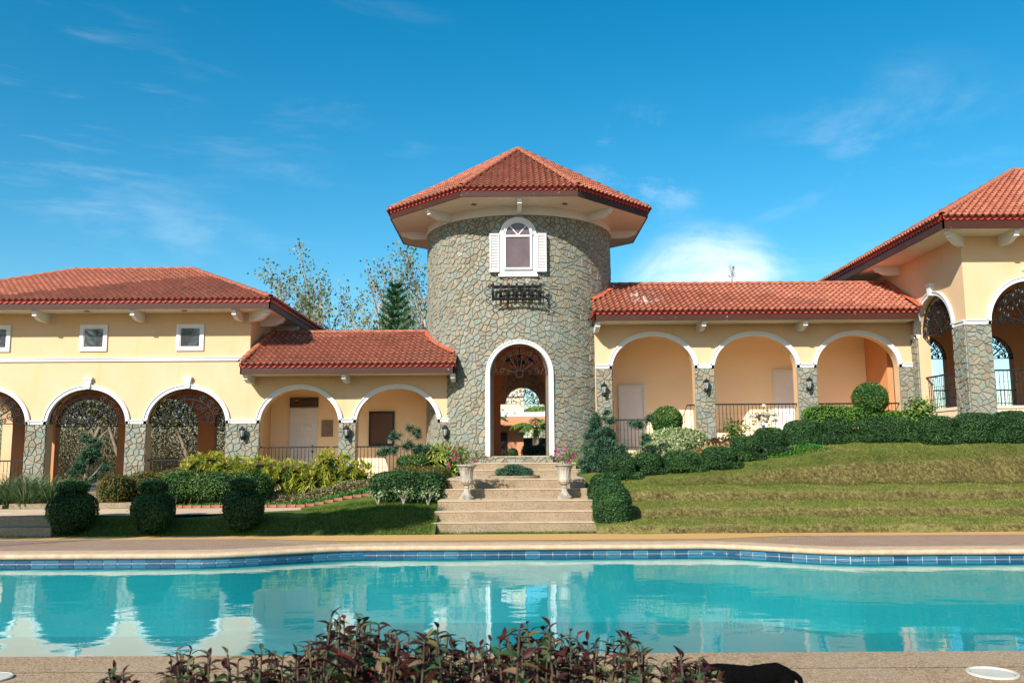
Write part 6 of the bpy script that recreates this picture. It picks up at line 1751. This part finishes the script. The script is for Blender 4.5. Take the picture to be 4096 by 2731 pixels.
# ---- lawn grass: uncountable blades
def lawn_blades(name, label, x0, x1, y0, y1, hf, n, keep, bias, hgt=0.05):
    xs = rng.uniform(x0, x1, n); ys = rng.uniform(y0, y1, n)
    ok = np.array([keep(a, b) for a, b in zip(xs, ys)]); xs, ys = xs[ok], ys[ok]; k = len(xs)
    z = np.array([hf(a, b) for a, b in zip(xs, ys)]); zs = np.array([hf(a, b + 0.05) for a, b in zip(xs, ys)])
    slope = np.clip((zs - z) / 0.05, 0, 1.2)
    ok = rng.random(k) < 0.50 + 0.30 * np.clip(slope, 0, 1); xs, ys, z, slope = xs[ok], ys[ok], z[ok], slope[ok]; k = len(xs)
    P = np.stack([xs, ys, z - 0.005], 1); D = rng.normal(0, 0.45, (k, 3)); D[:, 2] = 1.0; D[:, 1] -= slope * 1.4; D[:, 2] -= slope * 0.5
    patch = 0.5 + 0.5 * np.sin(xs * 1.9 + 1.3 * np.sin(ys * 2.3)) * np.sin(ys * 2.7 + np.sin(xs * 3.1)); fine = 0.5 + 0.5 * np.sin(xs * 9 + 2 * np.sin(ys * 7)) * np.sin(ys * 11)
    steep = np.clip((slope - 0.28) / 0.5, 0, 1)
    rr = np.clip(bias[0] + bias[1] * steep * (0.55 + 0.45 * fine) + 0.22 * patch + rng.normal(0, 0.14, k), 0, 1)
    o = link(name, strap_mesh(name, P, D, hgt * rng.uniform(0.5, 1.5, k) * (1 + 1.0 * slope), 0.010, 'grass_blade', rr, 0.35, 2))
    return tag(o, label, 'grass', kind='stuff')
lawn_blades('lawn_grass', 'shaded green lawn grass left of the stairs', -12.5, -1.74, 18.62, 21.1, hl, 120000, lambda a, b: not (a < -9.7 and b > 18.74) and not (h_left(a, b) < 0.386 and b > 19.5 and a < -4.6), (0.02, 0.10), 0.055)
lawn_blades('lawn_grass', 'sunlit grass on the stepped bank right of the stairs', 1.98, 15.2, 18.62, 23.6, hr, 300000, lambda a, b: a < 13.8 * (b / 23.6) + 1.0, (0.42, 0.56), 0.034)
lawn_blades('lawn_grass', 'thin strip of grass along the bottom stair riser', -1.74, 2.0, 18.78, 19.19, lambda a, b: -0.012, 9000, lambda a, b: b > 18.98 - 0.12 * math.sin(a * 2.0 + 0.5) - 0.06 * math.sin(a * 7), (0.02, 0.1), 0.075)

# ================================================================== TREES BEHIND THE HOUSE
TL = 'bare-limbed trees behind the house'
TREES = [(-10.6, 40, 10.4, 0.15, 21, 420, 'leaf_tree', 'leftmost tree above the low arcade roof, small olive leaves'), (-9.2, 42, 10.9, 0.17, 22, 420, 'leaf_tree', 'thin spreading tree with olive leaves, second above the low roof'),
         (-7.75, 43, 11.4, 0.15, 23, 330, 'leaf_tree', 'tall pale-trunked tree, highest crown of the bare trees'), (-6.7, 40, 8.6, 0.12, 24, 190, 'leaf_tree_green', 'short tree with few green clumps left of the pine'),
         (-6.35, 44, 11.1, 0.14, 25, 70, 'leaf_tree', 'nearly leafless white-branched tree behind the pine'), (-4.75, 42, 11.4, 0.17, 26, 420, 'leaf_tree_green', 'tree with dark green leaf bunches against the tower'),
         (-4.1, 44, 10.2, 0.13, 27, 160, 'leaf_tree', 'thin yellowing tree half hidden by the tower')]
for (x, y, h, r_, sd, nl, lm, lab) in TREES:
    tree('bare_tree', lab, sd, (x, y, 0.42), h * 0.78, r_, int(nl * 2.4), lm, 'bark_pale', TL, spread=0.48, levels=3, kids=(13, 7, 6), up=0.36, first=0.36, wob=0.10, L=0.17, W=0.12, clump=0.16)
# trees seen through the arches of the left house
ARCH_T = [(-24.5, 45, 7.4, 31, 'leafy green tree outside leftmost porch arch'), (-22.3, 46, 6.8, 32, 'dry tree with green leaves behind the first porch pier'), (-20.2, 45.5, 7.4, 33, 'pale-stemmed leafy tree in middle of first full porch arch'),
          (-18.6, 44.5, 6.4, 34, 'twiggy tree right side of first full porch arch'), (-16.6, 45.5, 7.2, 35, 'slim tree seen left in the second porch arch'), (-15.2, 43.6, 7.0, 36, 'dark forked tree in right half of second porch arch'), (-14.2, 46.5, 7.6, 37, 'pale twiggy tree at right of second porch arch')]
for (x, y, h, sd, lab) in ARCH_T:
    tree('woodland_tree', lab, sd, (x, y, 0.42), h, 0.12, 1400, 'leaf_tree_green' if sd % 2 else 'leaf_tree', 'bark' if sd != 36 else 'bark_dark', 'woodland trees behind the porch', spread=0.55, levels=3, kids=(11, 6, 4), up=0.3, first=0.2, wob=0.12, L=0.20, W=0.13, clump=0.2)
def conifer(label, x, y, z, h, L0, seed, top_only=0.0):
    o = thing('norfolk_pine', label, 'tree', (x, y, z)); rd = random.Random(seed)
    m = MB(); m.tube([(x, y, z), (x, y, z + h * 0.6), (x, y, z + h)], 0.10, 7, 0.012); m.build('trunk', 'bark', o)
    P, A, Nn = [], [], []
    k = 0; zc = h
    while zc > h * 0.25:
        f = (h - zc) / h; L = L0 * (0.16 + 1.35 * f ** 0.85); L = min(L, L0 * 0.95)
        for b_ in range(6):
            a = 2 * math.pi * b_ / 6 + k * 0.5 + rd.uniform(-0.1, 0.1); d = Vector((math.cos(a), math.sin(a), 0.50 - 0.25 * min(1, f * 2)))
            n_ = int(26 * L / L0) + 8
            for i in range(n_):
                u_ = (i + 1) / n_; p = Vector((x, y, z + zc)) + d * (L * u_) + Vector((0, 0, 0.22 * L * u_ * u_))
                for q in range(7):
                    r_ = Vector((rd.gauss(0, 1), rd.gauss(0, 1), rd.gauss(0.2, 0.7))).normalized(); P.append(p); A.append(d * 0.9 + r_); Nn.append(r_.orthogonal())
        zc -= 0.30 + 0.10 * f; k += 1
    P, A, Nn = np.array(P), np.array(A), np.array(Nn)
    link('crown', leaf_mesh('crown', P, A, Nn, 0.17 * rng.uniform(0.7, 1.2, len(P)), 0.026, 'leaf_pine', rng.random(len(P))), o)
    return o
for (x, y, h, lab) in ((-23.5, -8.0, 13.0, 'tall garden pine left behind the viewer, mirrored in the windows'), (-30.0, -8.5, 13.5, 'tall garden pine further left behind the viewer'), (-36.5, -8.0, 13.0, 'tall garden pine farthest left behind the viewer')):
    conifer(lab, x, y, 0.0, h, 3.2, int(-x))
conifer('symmetrical green Norfolk pine rising behind the low arcade roof', -4.88, 36.0, 0.42, 8.15, 1.35, 5)
tp_ = thing('sapling', 'tiny pale treetop just showing above the raised arcade ridge', 'tree', (13.4, 52, 0.42))
m = MB(); m.tube([(13.4, 52, 0.42), (13.4, 52, 12.0), (13.42, 52, 12.95)], 0.1, 5, 0.015); m.build('trunk', 'bark_pale', tp_)
Pq = np.array([[13.4, 52, 12.2 + 0.12 * i] for i in range(6) for _ in range(6)]); Aq = rand_unit(36); Aq[:, 2] = 0.35
link('crown', leaf_mesh('crown', Pq, Aq, rand_unit(36), 0.30, 0.05, 'leaf_tree', rng.random(36)), tp_)
# dry undergrowth beyond the porch and the courtyard, one tangled mass
def thicket(name, label, x0, x1, y0, y1, z0, zt, n, seed, mat='thicket_dry'):
    r2 = np.random.default_rng(seed); P = np.stack([r2.uniform(x0, x1, n), r2.uniform(y0, y1, n), z0 + (r2.random(n) ** 1.25) * zt], 1)
    P[:, 2] -= 0.6 * (np.sin(P[:, 0] * 2.2) * 0.5 + 0.5) * (P[:, 2] - z0) / zt * 1.2
    ax = rand_unit(n); ax[:, 2] *= 1.3
    tw = n // 3
    V1 = strap_mesh('twig', P[:tw], ax[:tw] + np.array([0, 0, 0.8]), r2.uniform(0.5, 1.4, tw), 0.02, mat, r2.uniform(0, 0.5, tw), 0.2, 3)
    o = link(name, V1); tag(o, label, 'thicket', kind='stuff')
    o2 = link('leaves', leaf_mesh('leaves', P[tw:], ax[tw:], rand_unit(n - tw), 0.12 * r2.uniform(0.5, 1.3, n - tw), 0.07, mat, r2.random(n - tw)), o, kind='stuff')
thicket('thicket', 'dry tangled undergrowth behind the porch arches', -28, -11.0, 46, 50, 0.4, 6.2, 80000, 1)
thicket('thicket', 'dry tangled undergrowth behind the courtyard wall', 0.5, 10, 52, 56, 0.4, 6.0, 9000, 2)
thicket('thicket', 'dry brush behind the low arcade roof', -11.5, -2.0, 45, 47, 0.4, 8.4, 9000, 3)
thicket('thicket', 'sparse dry brush outside the pavilion rear arches', 16, 22, 40, 43, 0.4, 5.2, 2500, 4)

# ================================================================== NEAR SIDE OF THE POOL
# skimmer lid and open skimmer ring in the near deck
ld = thing('round_skimmer', 'round white skimmer lid set in the near pool deck, left', 'lid', (-4.02, 6.98, 0.0))
m = MB(); m.lathe([(0.145, 0.001), (0.145, 0.010), (0.135, 0.014), (0.132, 0.010)], 40, (-4.02, 6.98, 0.004)); m.build('rim', 'lid_plastic', ld)
m = MB(); m.lathe([(0.130, 0.001), (0.130, 0.012), (0.02, 0.014)], 40, (-4.02, 6.98, 0.004)); m.build('cover', 'lid_plastic', ld)
m = MB(); m.lathe([(0.016, 0.0), (0.016, 0.003)], 12, (-3.98, 6.93, 0.019)); m.build('finger_hole', 'lid_shadow', ld)
ld = thing('skimmer_ring', 'open cream skimmer ring with sunken lid in the near deck, right', 'skimmer', (3.66, 6.93, 0.0))
m = MB(); c_ = (3.66, 6.93, 0.004)
m.lathe([(0.185, 0.0), (0.185, 0.012), (0.180, 0.016), (0.170, 0.016), (0.166, 0.012), (0.164, 0.003)], 44, c_); m.build('rim', 'lid_plastic', ld)
m = MB(); m.lathe([(0.163, 0.002), (0.150, 0.004), (0.146, 0.002), (0.01, 0.002)], 40, c_); m.build('sunken_lid', 'lid_shadow', ld)

# black cat walking to the left, its head behind the leaves
def cat(x, y):
    """one closed body: chains of overlapping balls along the skeleton, fused and smoothed by the remesher"""
    m = MB()
    def ballm(c, r_):
        vs, nu, nv = [], 10, 7
        for a in range(nv + 1):
            ph = -math.pi / 2 + math.pi * a / nv
            for b in range(nu):
                th = 2 * math.pi * b / nu; vs.append((c[0] + r_ * math.cos(ph) * math.cos(th), c[1] + r_ * math.cos(ph) * math.sin(th), c[2] + r_ * math.sin(ph)))
        m.add(vs, [(a * nu + b, a * nu + (b + 1) % nu, (a + 1) * nu + (b + 1) % nu, (a + 1) * nu + b) for a in range(nv) for b in range(nu)])
    def chain(J):
        for (p, r0), (q, r1) in zip(J[:-1], J[1:]):
            p, q = Vector(p), Vector(q); n = max(2, int((q - p).length / (0.45 * min(r0, r1))))
            for k in range(n + 1): ballm(p.lerp(q, k / n), r0 + (r1 - r0) * k / n)
    chain([((-0.155, 0, 0.262), 0.040), ((-0.09, 0, 0.255), 0.052), ((-0.015, 0, 0.232), 0.070), ((0.04, 0, 0.225), 0.072), ((0.12, 0, 0.214), 0.076), ((0.22, 0, 0.226), 0.077), ((0.29, 0, 0.240), 0.070), ((0.345, 0, 0.228), 0.058), ((0.378, 0, 0.205), 0.036)])
    chain([((0.36, 0, 0.245), 0.026), ((0.41, 0, 0.232), 0.024), ((0.445, 0, 0.205), 0.022), ((0.46, 0, 0.150), 0.018), ((0.47, 0, 0.090), 0.016), ((0.49, 0, 0.050), 0.013)])
    chain([((-0.185, 0, 0.262), 0.046), ((-0.215, 0, 0.250), 0.036), ((-0.238, 0, 0.242), 0.022)])
    for sg_ in (-1, 1):
        chain([((-0.170, sg_ * 0.024, 0.295), 0.020), ((-0.178, sg_ * 0.032, 0.318), 0.012), ((-0.184, sg_ * 0.035, 0.334), 0.006)])
        o_ = 0.03 * sg_
        chain([((-0.01 + o_, sg_ * 0.035, 0.190), 0.042), ((-0.015 + o_, sg_ * 0.042, 0.13), 0.028), ((0.005 + o_, sg_ * 0.042, 0.075), 0.020), ((-0.005 + o_, sg_ * 0.042, 0.025), 0.017), ((-0.03 + o_, sg_ * 0.042, 0.017), 0.016)])
        chain([((0.32 - o_, sg_ * 0.035, 0.20), 0.056), ((0.29 - o_, sg_ * 0.045, 0.125), 0.036), ((0.345 - o_, sg_ * 0.045, 0.075), 0.020), ((0.33 - o_, sg_ * 0.045, 0.025), 0.016), ((0.30 - o_, sg_ * 0.045, 0.017), 0.016)])
    me = m.mesh('black_cat', 'cat_fur', smooth=True)
    o = bpy.data.objects.new('black_cat', me); COL.objects.link(o)
    rm = o.modifiers.new('fuse', 'REMESH'); rm.mode = 'VOXEL'; rm.voxel_size = 0.008; rm.use_smooth_shade = True
    sm = o.modifiers.new('smooth', 'SMOOTH'); sm.factor = 0.5; sm.iterations = 6
    o.location = (x, y, 0.0)
    return tag(o, 'black cat walking left along the near pool deck, head behind leaves', 'cat')
cat(1.45, 6.02)

# red-leaved shrubs in the foreground bed
HB = thing('red_leaf_hedge', 'loose foreground hedge of dark red, olive and green leaves', 'hedge', (-0.3, 3.9, 0.0))
def red_leaf(k):
    """a pointed, arched leaf with a raised midrib fold"""
    m = MB(); n = 6; vs = []; curl = (0.45, 0.7, 0.35, 0.9)[k % 4]
    for i in range(n + 1):
        u_ = i / n; w = 0.5 * (math.sin(math.pi * u_ ** 0.80) ** 0.9) * 0.38 + 0.004; y = u_; z = -curl * u_ * u_ + 0.10 * u_
        vs += [(-w, y, z + w * 0.45), (0, y, z), (w, y, z + w * 0.45)]
    m.add(vs, [(i * 3 + j, i * 3 + j + 1, (i + 1) * 3 + j + 1, (i + 1) * 3 + j) for i in range(n) for j in (0, 1)])
    return m
RED = [(red_leaf(i % 4).mesh('leaf', mt, smooth=True)) for i, mt in enumerate(['red_leaf_dark'] * 7 + ['red_leaf_green'] * 9 + ['red_leaf_olive'] * 7 + ['red_leaf_crimson'] * 1 + ['red_leaf_tan'] * 2)]
rd = random.Random(12)
def crest(x):
    pts = [(-1.95, 0.60), (-1.75, 0.78), (-1.62, 0.62), (-1.50, 0.86), (-1.35, 0.80), (-1.15, 0.84), (-0.98, 0.80), (-0.80, 0.97), (-0.66, 0.97), (-0.45, 0.87), (-0.32, 0.92), (-0.12, 0.85), (0.03, 0.93), (0.18, 0.93), (0.34, 0.86), (0.52, 0.88), (0.66, 0.80), (0.82, 0.78), (0.95, 0.66), (1.05, 0.45)]
    for (a, az), (b, bz) in zip(pts[:-1], pts[1:]):
        if a <= x <= b: return az + (bz - az) * (x - a) / (b - a)
    return 0.5
leaves = []; stems = MB()
for k in range(760):
    y = rd.uniform(3.35, 4.75); x = rd.uniform(-2.0, 1.05) * (y / 4.0)
    top = 1.7 - (1.7 - crest(x * 4.0 / y)) * (y / 4.0) - rd.random() ** 1.1 * 0.36 + 0.015
    if top < 0.25: continue
    bx, by = x + rd.gauss(0, 0.05), y + rd.gauss(0, 0.05)
    p0, p1 = Vector((bx, by, 0.0)), Vector((x, y, top)); stems.tube([p0, p0.lerp(p1, 0.5) + Vector((rd.gauss(0, 0.03), 0, 0)), p1], 0.006, 5, 0.004)
    a = rd.uniform(0, 6.28)
    for i in range(18):
        u_ = i / 17; p = p1.lerp(p0, 0.60 * u_ * min(1.0, 0.8 / max(top, 0.1))); a += 2.4
        el = 0.78 - 1.0 * u_ + rd.gauss(0, 0.2)
        d = Vector((math.cos(a) * math.cos(el), math.sin(a) * math.cos(el), math.sin(el))); s = (0.05 + 0.055 * min(1, u_ * 2.5)) * rd.uniform(0.8, 1.2)
        upv = Vector((0, 0, 1)); xv = d.cross(upv)
        if xv.length < 0.05: xv = Vector((1, 0, 0))
        xv.normalize(); zv = xv.cross(d); rl = Matrix.Rotation(rd.gauss(0, 0.45), 4, 'Y')
        pick = rd.randrange(0, 7) if (u_ < 0.30 and rd.random() < 0.45) else rd.randrange(len(RED))
        leaves.append((p, frame_matrix(p, xv, d, zv) @ rl @ Matrix.Diagonal((s, s, s, 1)), pick))
stems.build('stem', 'bark_dark', HB)
def vis(l):
    p = l[0]; return (1.0 / p.y) * (1.0 if p.z > 1.7 - 0.262 * p.y else 0.2) * (1 + 0.8 * max(0, p.z - 0.55))
leaves.sort(key=vis, reverse=True)
for (p, M, k) in leaves[:300]: link('leaf', RED[k], HB, matrix=M)
byk = {}
for (p, M, k) in leaves[300:]: byk.setdefault(RED[k].materials[0].name, []).append((M, RED[k]))
for nm, lst in byk.items():
    V, Lp, S = [], [], []; off = 0
    for M, me in lst:
        co = np.empty(len(me.vertices) * 3, dtype=np.float32); me.vertices.foreach_get('co', co); A = np.array(M); V.append(co.reshape(-1, 3) @ A[:3, :3].T + A[:3, 3])
        li = np.empty(len(me.loops), dtype=np.int32); me.loops.foreach_get('vertex_index', li); Lp.append(li + off); S.append(np.full(len(me.polygons), 4)); off += len(me.vertices)
    link('leaf_mass', np_mesh('leaf_mass', np.concatenate(V), np.concatenate(Lp), np.concatenate(S), nm, smooth=True), HB, kind='stuff')

# ================================================================== GARDEN TREES OUT OF FRAME, WHOSE SHADE FALLS ON THE LAWN AND THE BED
def shade_tree(label, x, y, z, h, crown, n, seed, leaf=0.34):
    o = thing('shade_tree', label, 'tree', (x, y, z), 'garden trees beside the pool, outside the picture')
    m = MB(); m.tube([(x, y, z), (x + 0.2, y, z + h * 0.4), (x, y + 0.1, crown[0][2])], 0.24, 8, 0.10)
    for c in crown: m.tube([(x, y, z + h * 0.45), (c[0] * 0.5 + x * 0.5, c[1] * 0.5 + y * 0.5, c[2] - 0.6), (c[0], c[1], c[2])], 0.05, 5, 0.015)
    m.build('trunk', 'bark', o)
    r2 = np.random.default_rng(seed); P = []
    for c in crown:
        k = n // len(crown); d = rand_unit(k) * (r2.random((k, 1)) ** (1 / 3)); P.append(np.array(c[:3]) + d * np.array(c[3:6]))
    P = np.concatenate(P); k = len(P)
    link('crown', leaf_mesh('crown', P, rand_unit(k), rand_unit(k), leaf * r2.uniform(0.6, 1.2, k), leaf * 0.6, 'leaf_shade', r2.random(k)), o)
def up_sun(p, k):
    """the point k metres (measured on the ground) towards the sun from p"""
    return (p[0] - math.sin(SUN_AZ) * k, p[1] - math.cos(SUN_AZ) * k, p[2] + math.tan(SUN_EL) * k)
cr = []
for (px, py) in ((-10.4, 18.7), (-8.6, 18.75), (-6.9, 18.85), (-5.3, 19.0), (-3.9, 19.2), (-2.9, 19.5)):
    c = up_sun((px, py, 0.45), 15.5); cr.append((*c, 1.05, 0.62, 0.42))
shade_tree('broad garden tree left of the pool shading the topiaries', -19.5, 5.0, 0.0, 9.5, cr, 7000, 3)
